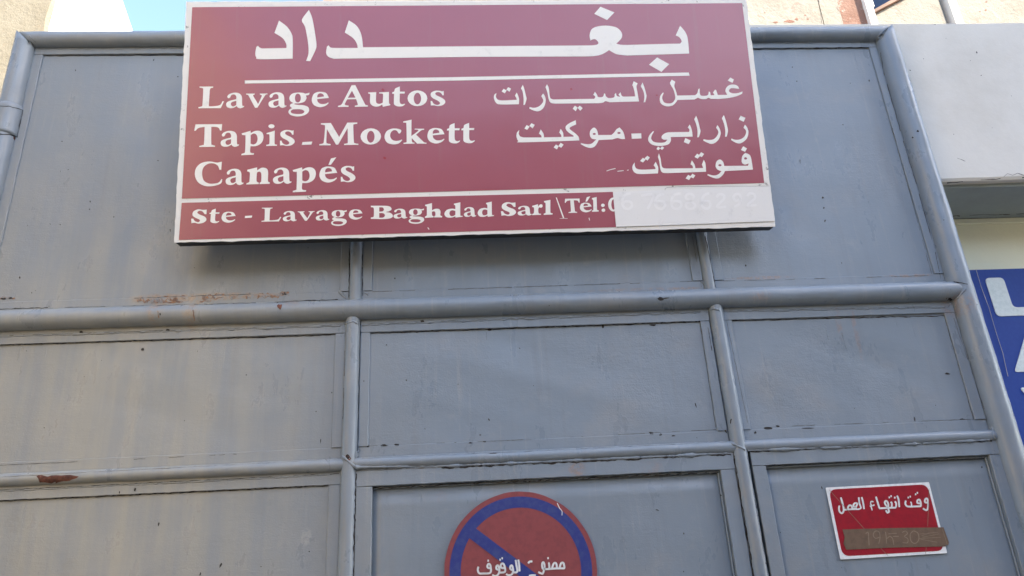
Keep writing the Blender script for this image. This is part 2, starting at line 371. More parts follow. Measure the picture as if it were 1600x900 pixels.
# hanging wire stain along the board
wire = [(1525, 421), (1533, 448), (1545, 480), (1556, 518), (1567, 552), (1573, 580), (1575, 588)]
pts = [at(x, y, YS-.004) for x, y in wire]
def tube(name, pts, r, mat, parent=None, seg=6):
    vs, fs = [], []
    for i, p in enumerate(pts):
        d = (pts[min(i+1, len(pts)-1)]-pts[max(i-1, 0)]).normalized(); s = d.cross(Vector((0, 1, 0))).normalized(); t = d.cross(s)
        for k in range(seg): A = 2*math.pi*k/seg; vs.append(p + s*math.cos(A)*r + t*math.sin(A)*r)
    for i in range(len(pts)-1):
        for k in range(seg): k2 = (k+1) % seg; fs.append((i*seg+k, i*seg+k2, (i+1)*seg+k2, (i+1)*seg+k))
    return obj(name, vs, fs, mat, parent, True)
STRING = plain('pale_string', (.5, .5, .52), .7)
tag(tube('string', pts, .0011, STRING), 'thin pale string hanging down the front of the blue signboard', 'string')

# flaking cream building above the beam
YC = .62
cb = thing('flaking_building', (2.2, YC, 0), 'sunlit cream building with flaking paint rising behind the beam at top right', 'building')
xl = at(505, 0, YC).x
# wall with a stair-shaped window opening, cut as strips butted side by side
P = lambda x, y, Y=YC: at(x, y, Y)
xw0, xw1 = P(1356, 8).x, P(1700, -140).x
dgA, dgB = P(1362, 24), P(1412, -2)
slope = (dgB.z-dgA.z)/(dgB.x-dgA.x)
ztop = 9.0
def prism(name, pts, y0, y1, mat, par):
    n = len(pts); vs = [(x, y0, z) for x, z in pts]+[(x, y1, z) for x, z in pts]
    fs = [tuple(range(n))[::-1], tuple(range(n, 2*n))]+[(i, (i+1) % n, n+(i+1) % n, n+i) for i in range(n)]
    o = obj(name, vs, fs, mat, par); bm = bmesh.new(); bm.from_mesh(o.data); bmesh.ops.recalc_face_normals(bm, faces=bm.faces); bm.to_mesh(o.data); bm.free(); return o
xwl = dgA.x+.006; xwr = P(1471, 10).x-.03; WW = xwr-dgA.x
prism('wall', [(xl, 0), (P(1283, 20).x-.002, 0), (P(1283, 20).x-.002, ztop), (xl, ztop)], YC, YC+3, CREAM2, cb)
prism('wall', [(P(1283, 20).x+.002, 0), (P(1313, 20).x, 0), (P(1313, 20).x, ztop), (P(1283, 20).x+.002, ztop)], YC, YC+3, CREAM2, cb)
prism('peeled_strip', [(P(1313, 20).x, 0), (P(1352, 20).x, 0), (P(1352, 20).x, ztop), (P(1313, 20).x, ztop)], YC+.004, YC+3, REDPLASTER, cb)
prism('corner_strip', [(P(1352, 20).x, 0), (xwl, 0), (xwl, ztop), (P(1352, 20).x, ztop)], YC-.02, YC+3, WHITEWALL, cb)
prism('wall', [(xwl, 0), (xwr, 0), (xwr, dgA.z+slope*WW), (xwl, dgA.z)], YC, YC+3, CREAM2, cb)
prism('wall', [(xwl, dgA.z+1.3), (xwr, dgA.z+1.3), (xwr, ztop), (xwl, ztop)], YC, YC+3, CREAM2, cb)
prism('window_pane', [(xwl, dgA.z-.05), (xwr, dgA.z-.05), (xwr, dgA.z+1.4), (xwl, dgA.z+1.4)], YC+.03, YC+.14, GLASS, cb)
prism('window_sill', [(xwl, dgA.z+.002), (xwr, dgA.z+slope*WW+.002), (xwr, dgA.z+slope*WW+.028), (xwl, dgA.z+.018)], YC-.02, YC+.029, WOOD, cb)
for k in range(2):
    xx = xwl+.012+k*.022; tube('window_bar', [Vector((xx, YC+.022, dgA.z+.03+slope*(.03+k*.05))), Vector((xx, YC+.07, dgA.z+1.3))], .004, WHITEWALL, cb)
g0, g1 = P(1471, 10).x, P(1483, 20).x
prism('wall', [(xwr, 0), (g0, 0), (g0, ztop), (xwr, ztop)], YC+.002, YC+3, CREAM2, cb)
print('g0', g0, 'xwr', xwr)
prism('groove_strip', [(max(g0, xwr), 0), (g1, 0), (g1, ztop), (max(g0, xwr), ztop)], YC+.06, YC+3, REDPLASTER, cb)
prism('corner_strip', [(g1, 0), (g1+.04, 0), (g1+.04, ztop), (g1, ztop)], YC-.02, YC+3, WHITEWALL, cb)
prism('wall', [(g1+.04, 0), (7, 0), (7, ztop), (g1+.04, ztop)], YC, YC+3, CREAM2, cb)

# cream rough wall at the left, and the white round tower beyond it
YL = .45
lw = at(78, 25, YL).x
n = 60; vs, fs = [], []
for i in range(n+1):
    z = 6.0*i/n; e = .007*n1(z*14, 2)+.004*n1(z*45, 5)
    vs += [(-7, YL, z), (lw+e-.012, YL, z), (lw+e, YL+.012, z), (lw+e-.10, YL+.16, z), (-7, YL+.16, z)]
for i in range(n):
    for k in range(5): k2 = (k+1) % 5; fs.append((i*5+k, i*5+k2, (i+1)*5+k2, (i+1)*5+k))
fs += [tuple(range(5))[::-1], tuple(n*5+k for k in range(5))]
o = obj('plaster_wall', vs, fs, CREAM); tag(o, 'rough sunlit cream plaster wall rising behind the gate at far left', 'wall')
# broken plaster lumps on its edge
YT = 7.0; tr = at(200, 25, YT+3).x; R_ = 3.2
tA, tB = at(188, 0, YT+3), at(204, 48, YT+3)
vs, fs = [], []
seg = 64; rings = 24
for i in range(rings+1):
    z = 16.0*i/rings; rr = max(.05, tA.x+(tB.x-tA.x)*(z-tA.z)/(tB.z-tA.z)-(tr-R_))
    for k in range(seg): A = 2*math.pi*k/seg; vs.append((tr-R_+math.cos(A)*rr, YT+3+math.sin(A)*rr, z))
for i in range(rings):
    for k in range(seg): k2 = (k+1) % seg; fs.append((i*seg+k, i*seg+k2, (i+1)*seg+k2, (i+1)*seg+k))
fs.append(tuple(rings*seg+k for k in range(seg)))
o = obj('white_building', vs, fs, WHITEWALL, None, True); tag(o, 'glaring white rounded building against the sky, left of the maroon sign', 'building')

# street side behind the viewer: the house that shades the gate, and a sunlit ochre one
def facade(name, x0, x1, y0, y1, h, mat, label):
    t = thing(name, ((x0+x1)/2, (y0+y1)/2, 0), label, 'building')
    box('wall', x0, x1, y0, y1, 0, h, mat, t)
    box('roof', x0-.1, x1+.1, y0-.1, y1+.1, h+.002, h+.15, mat, t)
    nx = max(1, int((x1-x0)/2.6))
    for r in range(int(h//3.1)):
        for c in range(nx):
            cx = x0+(c+.5)*(x1-x0)/nx; z = 1.0+r*3.1
            f = box('window', cx-.6, cx+.6, y1-.02, y1+.03, z, z+1.3, WHITEWALL, t)
            box('pane', cx-.52, cx+.52, y1+.031, y1+.034, z+.08, z+1.22, GLASS, f)
    return t
facade('corner_house', 6.6, 12.6, -9, -6, 12.0, DARKBLD, 'tall brown house across the street that shades the gate')
facade('low_house', -2.6, 6.5, -15, -7, 4.7, DARKBLD, 'low brown house straight across the street from the gate')
facade('cream_house', -12, -2.61, -9.5, -2.5, 5.6, SUNBLD, 'cream house across the street with its sunlit flank beside the gate')

# ================================================================== THE GATE
gate = thing('metal_gate', (.05, 0, 0), 'tall blue-grey sheet metal gate of welded pipes with chipped paint', 'gate')
GY = 0.0                                                   # front face of the sheets
def sheet(x0, x1, z0, z1, y=GY, seed=0):
    """slightly buckled steel sheet"""
    nx, nz = 26, 26; vs, fs = [], []
    for j in range(nz+1):
        for i in range(nx+1):
            u, v = i/nx, j/nz; bow = math.sin(math.pi*u)*math.sin(math.pi*v)
            vs.append((x0+(x1-x0)*u, y+.0035*bow*(.4+n1(u*3+v*4, seed)*.9), z0+(z1-z0)*v))
    for j in range(nz):
        for i in range(nx): a = j*(nx+1)+i; fs.append((a, a+1, a+nx+2, a+nx+1))
    b0 = len(vs); per = [i for i in range(nx+1)]+[j*(nx+1)+nx for j in range(1, nz+1)]+[nz*(nx+1)+i for i in range(nx-1, -1, -1)]+[j*(nx+1) for j in range(nz-1, 0, -1)]
    for q in per: p = vs[q]; vs.append((p[0], y+.004+.004, p[2]))
    m = len(per)
    for k in range(m): fs.append((per[k], b0+k, b0+(k+1) % m, per[(k+1) % m]))
    fs.append(tuple(b0+k for k in range(m))[::-1])
    return obj('panel', vs, fs, PAINT, gate, True)
TF = -.007                                                # front of the flat bars
def bars(x0, x1, z0, z1, xi0, xi1, zi0, zi1, yf=TF, seed=0):
    """four flat bars round a sheet: outer edges then inner edges"""
    bar('flat_bar', x0, x1, zi1, z1, yf, -.0002, PAINT, gate, seed)
    bar('flat_bar', x0, x1, z0, zi0, yf+.004, -.0002, PAINT, gate, seed+1)
    bar('flat_bar', x0, xi0, zi0+.0005, zi1-.0005, yf+.001, -.0002, PAINT, gate, seed+2)
    bar('flat_bar', xi1, x1, zi0+.0005, zi1-.0005, yf+.001, -.0002, PAINT, gate, seed+3)
ZT, ZM, ZL = 3.384, 2.356, 1.893
XL, XP, XQ, XR = -1.458, -.3195, .790, 1.600
rT, rM, rL, rP, rSL, rSR = .030, .0315, .0175, .0205, .034, .039
# sheets: upper row, middle row, lower left
sheet(-1.435, XP, ZM, ZT, seed=1); sheet(XP, XQ, ZM, ZT, seed=2); sheet(XQ, 1.585, ZM, ZT, seed=3)
sheet(-1.435, XP, ZL, ZM, seed=4); sheet(XP, XQ, ZL, ZM, seed=5); sheet(XQ, 1.585, ZL, ZM, seed=6)
sheet(-1.435, XP, .05, ZL, seed=7)
zu0, zui0, zu1, zui1 = 2.375, 2.420, 3.375, 3.331
bars(-1.428, -.336, zu0, zu1, -1.395, -.364, zui0, zui1, seed=1)
bars(-.298, .770, zu0, zu1, -.266, .737, zui0, zui1, seed=5)
bars(.806, 1.575, zu0, zu1, .837, 1.533, zui0, zui1, seed=9)
zm0, zmi0, zm1, zmi1 = 1.900, 1.943, 2.345, 2.284
bars(-1.428, -.342, zm0, zm1, -1.395, -.373, zmi0, zmi1, seed=13)
bars(-.298, .769, zm0, zm1, -.270, .740, zmi0, zmi1, seed=17)
bars(.814, 1.562, zm0, zm1, .840, 1.527, zmi0, zmi1, seed=21)
bars(-1.428, -.343, .06, 1.885, -1.395, -.376, .10, 1.840, seed=25)
# pipes
pipe('rail', (XL, -.010, ZT+.003), (XR, -.010, ZT), rT, PAINT, gate, 1, miter=(1, -1))
pipe('rail', (-1.75, -.012, ZM), (XR+.005, -.012, ZM-.002), rM, PAINT, gate, 2)
pipe('rail', (-1.75, -.008, ZL), (XP, -.008, ZL), rL, PAINT, gate, 3)
pipe('rail', (XP, -.008, ZL+.001), (XQ, -.008, ZL), rL, PAINT, gate, 4)
pipe('rail', (XQ, -.008, ZL), (XR, -.008, ZL-.001), rL, PAINT, gate, 5)
pipe('post', (XP+.003, -.006, ZM), (XP+.003, -.006, ZT), .0185, PAINT, gate, 6)
pipe('post', (XQ-.002, -.006, ZM), (XQ-.002, -.006, ZT), .0175, PAINT, gate, 7)
pipe('post', (XP-.003, -.008, .02), (XP-.002, -.008, ZM), .0215, PAINT, gate, 8)
pipe('post', (XQ+.006, -.008, .02), (XQ+.003, -.008, ZM), .0215, PAINT, gate, 9)
pipe('post', (XL, -.006, .02), (XL, -.010, ZT+.003), rSL, PAINT, gate, 10, miter=(0, -1))
pipe('post', (XR+.004, -.004, .02), (XR, -.010, ZT), rSR, PAINT, gate, 11, miter=(0, 1))
# hinge sleeve on the left post
hs0, hs1 = 2.998, 3.112
pipe('hinge_sleeve', (XL, -.008, hs0), (XL, -.008, hs1), rSL+.0035, PAINT, gate, 12, rough=.0006, rings=10)
pipe('hinge_ring', (XL, -.007, hs0-.010), (XL, -.007, hs0-.002), rSL+.001, RUST, gate, 13, rings=3)
# wicket doors below
def door(x0, x1, z0, z1, xi0, xi1, zi0, zi1):
    d = sheet(xi0-.01, xi1+.01, zi0-.01, zi1+.01, y=.004, seed=x0*9+4)
    d.name = 'door_panel'
    yf, yb = -.016, .010
    bar('door_frame', x0, x1, zi1, z1, yf, yb, PAINT, gate, x0+1, .001); bar('door_frame', x0, x1, z0, zi0, yf, yb, PAINT, gate, x0+2)
    bar('door_frame', x0, xi0, zi0+.0006, zi1-.0006, yf+.0008, yb, PAINT, gate, x0+3, .001); bar('door_frame', xi1, x1, zi0+.0006, zi1-.0006, yf+.0008, yb, PAINT, gate, x0+4, .001)
    # thin bead under the frame
    bar('door_bead', xi0+.001, xi1-.001, zi1-.0065, zi1-.001, -.004, .003, PAINT, gate, x0+5, .0006)
    bar('door_bead', xi1-.006, xi1-.001, zi0+.002, zi1-.0075, -.003, .003, PAINT, gate, x0+6, .0006)
door(-.300, .770, .03, 1.877, -.256, .728, .08, 1.830)
door(.822, 1.572, .03, 1.877, .862, 1.532, .08, 1.836)
# dark back board behind the gaps round the doors
box('door_stop', -.33, 1.60, .012, .020, .03, 1.90, DARK, gate)

# surface to project small marks on
def bvh_of(root_objs):
    vs, fs = [], []
    for o in root_objs:
        if o.type != 'MESH': continue
        w0 = wloc(o); b0 = len(vs); vs += [v.co+w0 for v in o.data.vertices]; fs += [tuple(b0+i for i in p.vertices) for p in o.data.polygons]
    return BVHTree.FromPolygons(vs, fs)
BV = bvh_of([o for o in COL.objects if o.parent == gate])
def hit(px, py, bv=None, off=.0005):
    d = ray(px, py); h = (bv or BV).ray_cast(CAM, d)
    if h[0] is None: return None
    n = h[1] if h[1].dot(d) < 0 else -h[1]
    return h[0]+n*off
class Marks:
    def __init__(s): s.v, s.f = [], []
    def ribbon(s, pts, wd, seed=0, gaps=.0, step=3.0, bv=None, off=.0006):
        P = []
        for (a, b) in zip(pts, pts[1:]):
            L = math.hypot(b[0]-a[0], b[1]-a[1]); k = max(1, int(L/step))
            P += [(a[0]+(b[0]-a[0])*i/k, a[1]+(b[1]-a[1])*i/k) for i in range(k)]
        P.append(pts[-1]); prev = None
        for i, p in enumerate(P):
            q = P[min(i+1, len(P)-1)] if i < len(P)-1 else P[i]; r = P[i-1] if i else P[0]
            dx, dy = q[0]-r[0], q[1]-r[1]; l = math.hypot(dx, dy) or 1
            wv_ = wd*(.35+.75*abs(vn(i*.37, seed))+.5*max(0, vn(i*.9, seed+5))); jit = .45*wd*vn(i*.5, seed+3)
            nx, ny = -dy/l, dx/l
            if gaps and vn(i*.11, seed+7)*.7+vn(i*.33, seed+9)*.3 < gaps*2.0-1.0: prev = None; continue
            A = hit(p[0]+nx*(jit-wv_/2), p[1]+ny*(jit-wv_/2), bv, off); B = hit(p[0]+nx*(jit+wv_/2), p[1]+ny*(jit+wv_/2), bv, off)
            if A is None or B is None or (A-B).length > .05: prev = None; continue
            b0 = len(s.v); s.v += [A, B]
            if prev is not None and (s.v[prev]-A).length < .06: s.f.append((prev, prev+1, b0+1, b0))
            prev = b0
    def blot(s, px, py, rx, ry, seed=0, n=9, ang=0, bv=None, off=.0006):
        c = hit(px, py, bv, off)
        if c is None: return
        b0 = len(s.v); s.v.append(c); ok = True; ring = []
        for k in range(n):
            A = 2*math.pi*k/n; q = 1+.45*n1(k*1.9+seed, seed); x, y = rx*q*math.cos(A), ry*q*math.sin(A)
            h = hit(px+x*math.cos(ang)-y*math.sin(ang), py+x*math.sin(ang)+y*math.cos(ang), bv, off)
            if h is None or (h-c).length > .12: h = c
            s.v.append(h)
        for k in range(n): s.f.append((b0, b0+1+k, b0+1+(k+1) % n))
    def poly(s, pts, bv=None, off=.0008):
        Q = []
        for a, b in zip(pts, pts[1:]+pts[:1]): Q += [a, ((a[0]+b[0])/2+.6*vn(a[0]*3), (a[1]+b[1])/2+.6*vn(b[0]*5))]
        cx = sum(p[0] for p in Q)/len(Q); cy = sum(p[1] for p in Q)/len(Q); b0 = len(s.v); m = len(Q)
        for r in (0, .5, 1):
            for p in Q: s.v.append(hit(cx+(p[0]-cx)*r, cy+(p[1]-cy)*r, bv, off if r < 1 else off*.5) or s.v[-1])
        for r in (0, 1):
            for k in range(m): k2 = (k+1) % m; s.f.append((b0+r*m+k, b0+r*m+k2, b0+(r+1)*m+k2, b0+(r+1)*m+k))
    def build(s, name, mat, parent, kind='stuff'):
        o = obj(name, s.v, s.f, mat, parent)
        if kind: o['kind'] = kind
        return o
G = Marks(); GS = Marks()
SOFT = plain('crack_ridge_shade', (.105, .105, .105), .9)  # mid grey for cracks and for painted shade along paint ridges
# paint cracks along the bars, with gap and ridge shade painted as dark lines
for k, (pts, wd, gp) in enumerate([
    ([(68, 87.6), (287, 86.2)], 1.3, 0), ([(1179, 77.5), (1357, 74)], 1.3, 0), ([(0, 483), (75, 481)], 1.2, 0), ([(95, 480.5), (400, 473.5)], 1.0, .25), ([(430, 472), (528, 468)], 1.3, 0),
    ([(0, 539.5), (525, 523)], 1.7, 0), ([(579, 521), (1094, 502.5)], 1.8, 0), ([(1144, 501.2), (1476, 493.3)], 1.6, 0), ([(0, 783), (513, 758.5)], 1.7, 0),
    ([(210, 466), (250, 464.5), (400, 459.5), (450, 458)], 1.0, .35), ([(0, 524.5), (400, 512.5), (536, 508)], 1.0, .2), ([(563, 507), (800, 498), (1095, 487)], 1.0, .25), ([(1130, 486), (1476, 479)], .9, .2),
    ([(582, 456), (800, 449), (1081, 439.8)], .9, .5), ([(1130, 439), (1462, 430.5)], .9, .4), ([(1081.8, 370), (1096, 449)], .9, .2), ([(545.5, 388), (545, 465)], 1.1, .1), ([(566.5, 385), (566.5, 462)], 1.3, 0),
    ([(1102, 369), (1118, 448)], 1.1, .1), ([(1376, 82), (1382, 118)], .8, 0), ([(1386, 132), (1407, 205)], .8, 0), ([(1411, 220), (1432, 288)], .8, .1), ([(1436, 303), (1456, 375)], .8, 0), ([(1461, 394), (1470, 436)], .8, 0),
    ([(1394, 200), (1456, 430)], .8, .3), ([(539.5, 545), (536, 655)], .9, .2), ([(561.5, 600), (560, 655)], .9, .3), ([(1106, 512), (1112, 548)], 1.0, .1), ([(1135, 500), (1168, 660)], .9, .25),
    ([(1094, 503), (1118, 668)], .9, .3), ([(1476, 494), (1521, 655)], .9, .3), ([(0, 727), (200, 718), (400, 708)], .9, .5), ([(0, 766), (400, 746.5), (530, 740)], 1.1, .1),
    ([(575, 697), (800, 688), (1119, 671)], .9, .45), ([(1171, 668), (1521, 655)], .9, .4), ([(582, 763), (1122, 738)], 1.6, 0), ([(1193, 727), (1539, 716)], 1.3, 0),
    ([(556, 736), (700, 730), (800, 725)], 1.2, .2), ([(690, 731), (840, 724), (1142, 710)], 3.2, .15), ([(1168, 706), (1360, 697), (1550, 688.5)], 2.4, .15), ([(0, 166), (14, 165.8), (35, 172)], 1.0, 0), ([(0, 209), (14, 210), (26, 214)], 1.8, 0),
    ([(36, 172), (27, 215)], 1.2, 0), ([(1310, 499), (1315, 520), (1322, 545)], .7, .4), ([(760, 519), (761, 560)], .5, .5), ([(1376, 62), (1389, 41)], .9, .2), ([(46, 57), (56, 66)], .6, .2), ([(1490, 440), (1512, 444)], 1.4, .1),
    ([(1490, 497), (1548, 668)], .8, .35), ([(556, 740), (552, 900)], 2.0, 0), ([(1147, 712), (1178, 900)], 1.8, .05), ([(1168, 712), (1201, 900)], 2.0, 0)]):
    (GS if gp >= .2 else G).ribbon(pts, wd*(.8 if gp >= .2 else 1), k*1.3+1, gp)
# knocks and pin holes
rnd = random.Random(3)
for (x, y, rx, ry, a) in [(1032, 467, 4.5, 3, .3), (1285.5, 309, 1.7, 1.7, 0), (1287, 325, 1.3, 1.3, 0), (1289, 345, 1.2, 2, .3), (1250, 252, .6, 3.5, 0), (223, 546, 2.5, 2.2, .3), (543, 714, 3, 4, 0), (345, 883, 1.5, 4, .5), (248, 819, 1.2, 3, .3), (313, 897, 1, 3, .2),
                          (1142, 658, 1, 4.5, .2), (1134, 674, 1.2, 3, -.5), (1087, 633, .8, 4, -.3), (501, 689, .7, 3.5, .1), (494, 643, 1, 1, 0), (211, 765, 1.5, 3, .3), (635, 594, 1.2, 1.2, 0), (604, 539, 1, 1, 0), (1027, 797, 3, .8, .3), (1068, 893, .8, 1.2, 0),
                          (1284, 762, .8, 2.5, -.2), (1180, 676, 2, 2, 0), (1200, 669, 7, 2, 0), (1215, 666, 3, 1.5, .2), (1018, 677, 4, 2.2, .2), (1032, 679, 2, 2, 0), (1052, 681, 3, 1, 0), (617, 435, 1.2, 1.2, 0), (1165, 415, 1, 1.5, 0), (1434, 205, 2, 1.5, .3), (1426, 215, 1.3, 1.3, 0),
                          (118, 110, .8, 1.5, -.3), (278, 120, 1.2, .8, 0), (97, 221, 1, 1, 0), (140, 327, 1, 1, 0), (141, 315, .8, 1.6, 0), (178, 339, .8, 1, 0), (247, 251, .8, 1, 0), (266, 360, .7, 2.5, 0), (1238, 105, 1, .8, 0), (1245, 127, 1, 1, 0), (1358, 126, 1, 1.6, 0), (1317, 195, 1, 1, 0), (1315, 411, .8, 1, 0),
                          (1040, 466, 6, .8, -.1), (1484, 468, 4, 2.5, 0), (1480, 584, 4, 1.5, .1), (1534, 730, 1, 1.6, 0), (1429, 655, 1, 4, -.2), (1503, 655, 4, 1, 0), (1262, 669, 10, .8, 0), (942, 510, 2, 3, 0), (765, 515, 3, 2.2, 0), (1020, 508, 5, 1.6, 0), (660, 502, 3, 2, 0), (127, 519, 3, 2, 0), (262, 516, 3, 2, 0),
                          (5, 467, 5, 1.4, 0), (17, 466, 4, 1.4, 0), (444, 459, 4, 2, .2), (575, 697, 2, 2, 0), (600, 696, 6, 1.6, 0), (620, 695, 4, 1.8, 0), (735, 692, 3, 1, 0), (757, 690, 3, 1, 0), (770, 708, 6, 1, 0)]:
    G.blot(x, y, rx, ry, rnd.random()*9, ang=a)
for k in range(60):
    x, y = rnd.uniform(0, 1540), rnd.uniform(90, 895); s = rnd.choice((.5, .6, .7, 1.0)); G.blot(x, y, s, s*rnd.uniform(.6, 2.4), rnd.random()*9, n=6, ang=rnd.uniform(-.5, .5))
G.build('cracks_and_shade', CRACKSHADE, gate); GS.build('cracks_and_shade', SOFT, gate)
# the long flake down to the primer on the low rail
C = Marks(); C.poly([(57, 744), (64, 742), (72, 745), (80, 743), (96, 743), (110, 742), (123, 744.5), (117, 748), (109, 751), (100, 751.5), (91, 753.5), (84, 757), (76, 754.5), (62, 754), (60, 748)]); C.blot(543, 716, 4.5, 5.5, 2.0, off=.0005); C.blot(437, 479, 4, 4, 1.0, off=.0005)
C.build('primer_patch', RUST, gate)
nb = NB('rusty_flaking_paint'); c_ = nb.mix(nb.ramp(nb.noise(45, 6, .7), .40, .56), (.25, .255, .25), nb.mix(nb.ramp(nb.noise(130, 4, .7), .4, .6), (.36, .205, .115), (.21, .125, .085)))
RUSTP = nb.done(c_, .8, nb.bump(nb.noise(90, 5, .7), .6, .002), .3)
Q = Marks()
Q.ribbon([(214, 469.5), (300, 466), (380, 463), (452, 460)], 7.5, 2.2, .33, step=2); Q.ribbon([(236, 473), (330, 470)], 3.0, 5.1, .3, step=2); Q.ribbon([(246, 486), (248, 497)], 2.2, 1, step=2); Q.ribbon([(302, 484), (304, 501)], 2.4, 2, step=2); Q.ribbon([(0, 466.5), (24, 465.5)], 4, 9, .2, step=2)
Q.build('rusty_patch', RUSTP, gate)
# weld and sealant beads where pipes meet bars: small irregular ridges in the paint
def bead(pts, r, seed, name='weld_bead'):
    P = []
    for (a, b) in zip(pts, pts[1:]):
        L = math.hypot(b[0]-a[0], b[1]-a[1]); k = max(1, int(L/4))
        P += [(a[0]+(b[0]-a[0])*i/k, a[1]+(b[1]-a[1])*i/k) for i in range(k)]
    vs, fs = [], []; seg = 6; prev = None
    for i, p in enumerate(P):
        h = hit(p[0], p[1], None, 0)
        if h is None: continue
        q = P[min(i+1, len(P)-1)]; h2 = hit(q[0], q[1], None, 0) or h
        d = (h2-h)
        d = d.normalized() if d.length > 1e-6 else Vector((1, 0, 0))
        if abs(d.y) > .6: d = Vector((1, 0, 0))
        s = d.cross(Vector((0, 1, 0))).normalized(); t = d.cross(s)
        rr = r*(.35+.8*abs(vn(i*.8, seed))+1.5*max(0, vn(i*.23, seed+2)-.35)); b0 = len(vs)
        for k in range(seg): A = 2*math.pi*k/seg; vs.append(h+s*math.cos(A)*rr+t*math.sin(A)*rr*.8)
        if prev is not None and (h-pv).length < .06:
            for k in range(seg): k2 = (k+1) % seg; fs.append((prev+k, prev+k2, b0+k2, b0+k))
        prev = b0; pv = h
    if fs: obj(name, vs, fs, PAINT, gate, True)
for k, (pts, r) in enumerate([([(56, 76.5), (200, 76), (286, 75)], .0022), ([(1176, 67.5), (1366, 65)], .0022), ([(0, 526), (400, 513.5), (536, 509)], .0022), ([(566, 508), (800, 499), (1098, 488)], .0022), ([(1130, 487), (1480, 480)], .002),
                              ([(556, 730), (700, 728), (840, 722), (1142, 708)], .0035), ([(1168, 704), (1360, 697), (1550, 687)], .0032), ([(0, 767.5), (400, 748), (520, 741)], .0018), ([(0, 745), (400, 724), (530, 717)], .0015),
                              ([(566, 716), (800, 706), (1140, 690)], .0015), ([(530, 455), (544, 470)], .004), ([(566, 456), (580, 462)], .004), ([(1098, 440), (1102, 450)], .004), ([(538, 506), (552, 502), (564, 508)], .0035), ([(1103, 488), (1116, 482), (1128, 486)], .0035),
                              ([(534, 712), (546, 722), (560, 735)], .004), ([(556, 712), (566, 700)], .004), ([(1142, 692), (1160, 700), (1168, 706)], .004), ([(1480, 480), (1500, 462), (1512, 448)], .003), ([(1366, 66), (1376, 52), (1388, 41)], .0028), ([(46, 54), (56, 76)], .0015), ([(1550, 668), (1556, 690)], .004)]):
    bead(pts, r*1.35, k*2.1)

# hairlines, pits and flaked edges on the shop building and the cream building above it
BVS = bvh_of([o for o in COL.objects if o.parent == shop]); BVC = bvh_of([o for o in COL.objects if o.parent == cb])
K = Marks()
for pts, wd, gp in (([(1172, 39), (1280, 37), (1390, 34)], .9, .45), ([(1392, 36), (1480, 31.5), (1600, 29)], 1.1, .4), ([(1464, 288), (1520, 282), (1600, 277)], 1.6, .5), ([(1568, 276), (1574, 271), (1582, 274), (1590, 271), (1600, 274)], .9, .1),
                    ([(1482, 337.5), (1560, 335), (1600, 334)], 1.3, .25), ([(1482, 342), (1600, 339)], .8, .3), ([(1496, 247), (1508, 252)], .8, 0)): K.ribbon(pts, wd, wd*7+gp, gp, bv=BVS)
for x, y, r in ((1526, 82, 1.5), (1422, 110, 1.1), (1533, 118, .9), (1461, 38, 1.2), (1443, 92, .7), (1516, 95, .6), (1580, 150, .6), (1490, 210, .7), (1550, 200, .5), (1478, 60, .5)): K.blot(x, y, r, r*.9, x, n=7, bv=BVS)
K.build('wall_cracks', SOFT, shop)
K = Marks()
K.ribbon([(1279, 0), (1284, 36)], .8, 3, 0, bv=BVC)
K.ribbon([(1488, 0), (1493, 27)], .6, 5, .1, bv=BVC)
K.build('wall_cracks', SOFT, cb)
K = Marks()
for x, y, a, c in ((1234, 33.5, 9, 2.2), (1212, 35, 4, 1.4), (1325, 31, 9, 2.6), (1245, 30, 3, 2), (1540, 16, 2, 1.4), (1531, 18, 1, 1), (1258, 24, 2, 1), (1262, 30, 2, 1), (1541, 3, 1.5, 1.5), (1195, 20, 1.5, .8), (1312, 12, 4, 6), (1318, 22, 3, 3)): K.blot(x, y, a, c, x*.7, n=12, bv=BVC)
K.build('flaked_patch', REDPLASTER, cb)

for k in range(26):                                       # runs of thick paint down the sheets
    x = rnd.choice((rnd.uniform(20, 500), rnd.uniform(590, 1080), rnd.uniform(1160, 1480))); y = rnd.choice((545, 535, 100, 790)) ; y = y-x*.03; L = rnd.uniform(12, 60)
    bead([(x, y), (x+(x-643)*.00036*L, y+L)], rnd.uniform(.0004, .0008), k*1.7, 'paint_run')

# ================================================================== MAROON SHOP SIGN
sx, sz, sa, sb, scc, SW, SH = [0.07951240258690194, 2.5448641629564306, 0.1718261621568274, 0.006044781045867366, -0.004334534823249653, 1.8182340130523449, 0.7928085166891689]
M = Matrix.Rotation(sb, 3, 'Z') @ Matrix.Rotation(sa, 3, 'X') @ Matrix.Rotation(scc, 3, 'Y')
SO = Vector((sx, -.12, sz)); EU, EN, EV = M @ Vector((1, 0, 0)), M @ Vector((0, -1, 0)), M @ Vector((0, 0, 1))
def SP(u, v, h=0.0): return SO + EU*u + EV*v + EN*h
def S2(px, py):                                           # photo point -> sign coordinates
    d = ray(px, py); t = (SO-CAM).dot(EN)/d.dot(EN); q = CAM+d*t-SO; return q.dot(EU), q.dot(EV)
def SPX(px, py, h): u, v = S2(px, py); return SP(u, v, h)
sign = thing('shop_sign', SO, 'large maroon shop sign with white French and Arabic lettering, tilted forward over the gate', 'sign')
def sbox(name, u0, u1, v0, v1, h0, h1, mat, par=sign, bev=0):
    vs = [SP(u, v, h) for v in (v0, v1) for (u, h) in ((u0, h1), (u0, h0), (u1, h0), (u1, h1))]
    o = obj(name, vs, BOXF, mat, par)
    bm = bmesh.new(); bm.from_mesh(o.data); bmesh.ops.recalc_face_normals(bm, faces=bm.faces); bm.to_mesh(o.data); bm.free()
    if bev: bevel(o, bev)
    return o
hw = SW/2
sbox('box_back', -hw+.002, hw-.002, .0015, SH-.003, -.046, -.004, DARK)
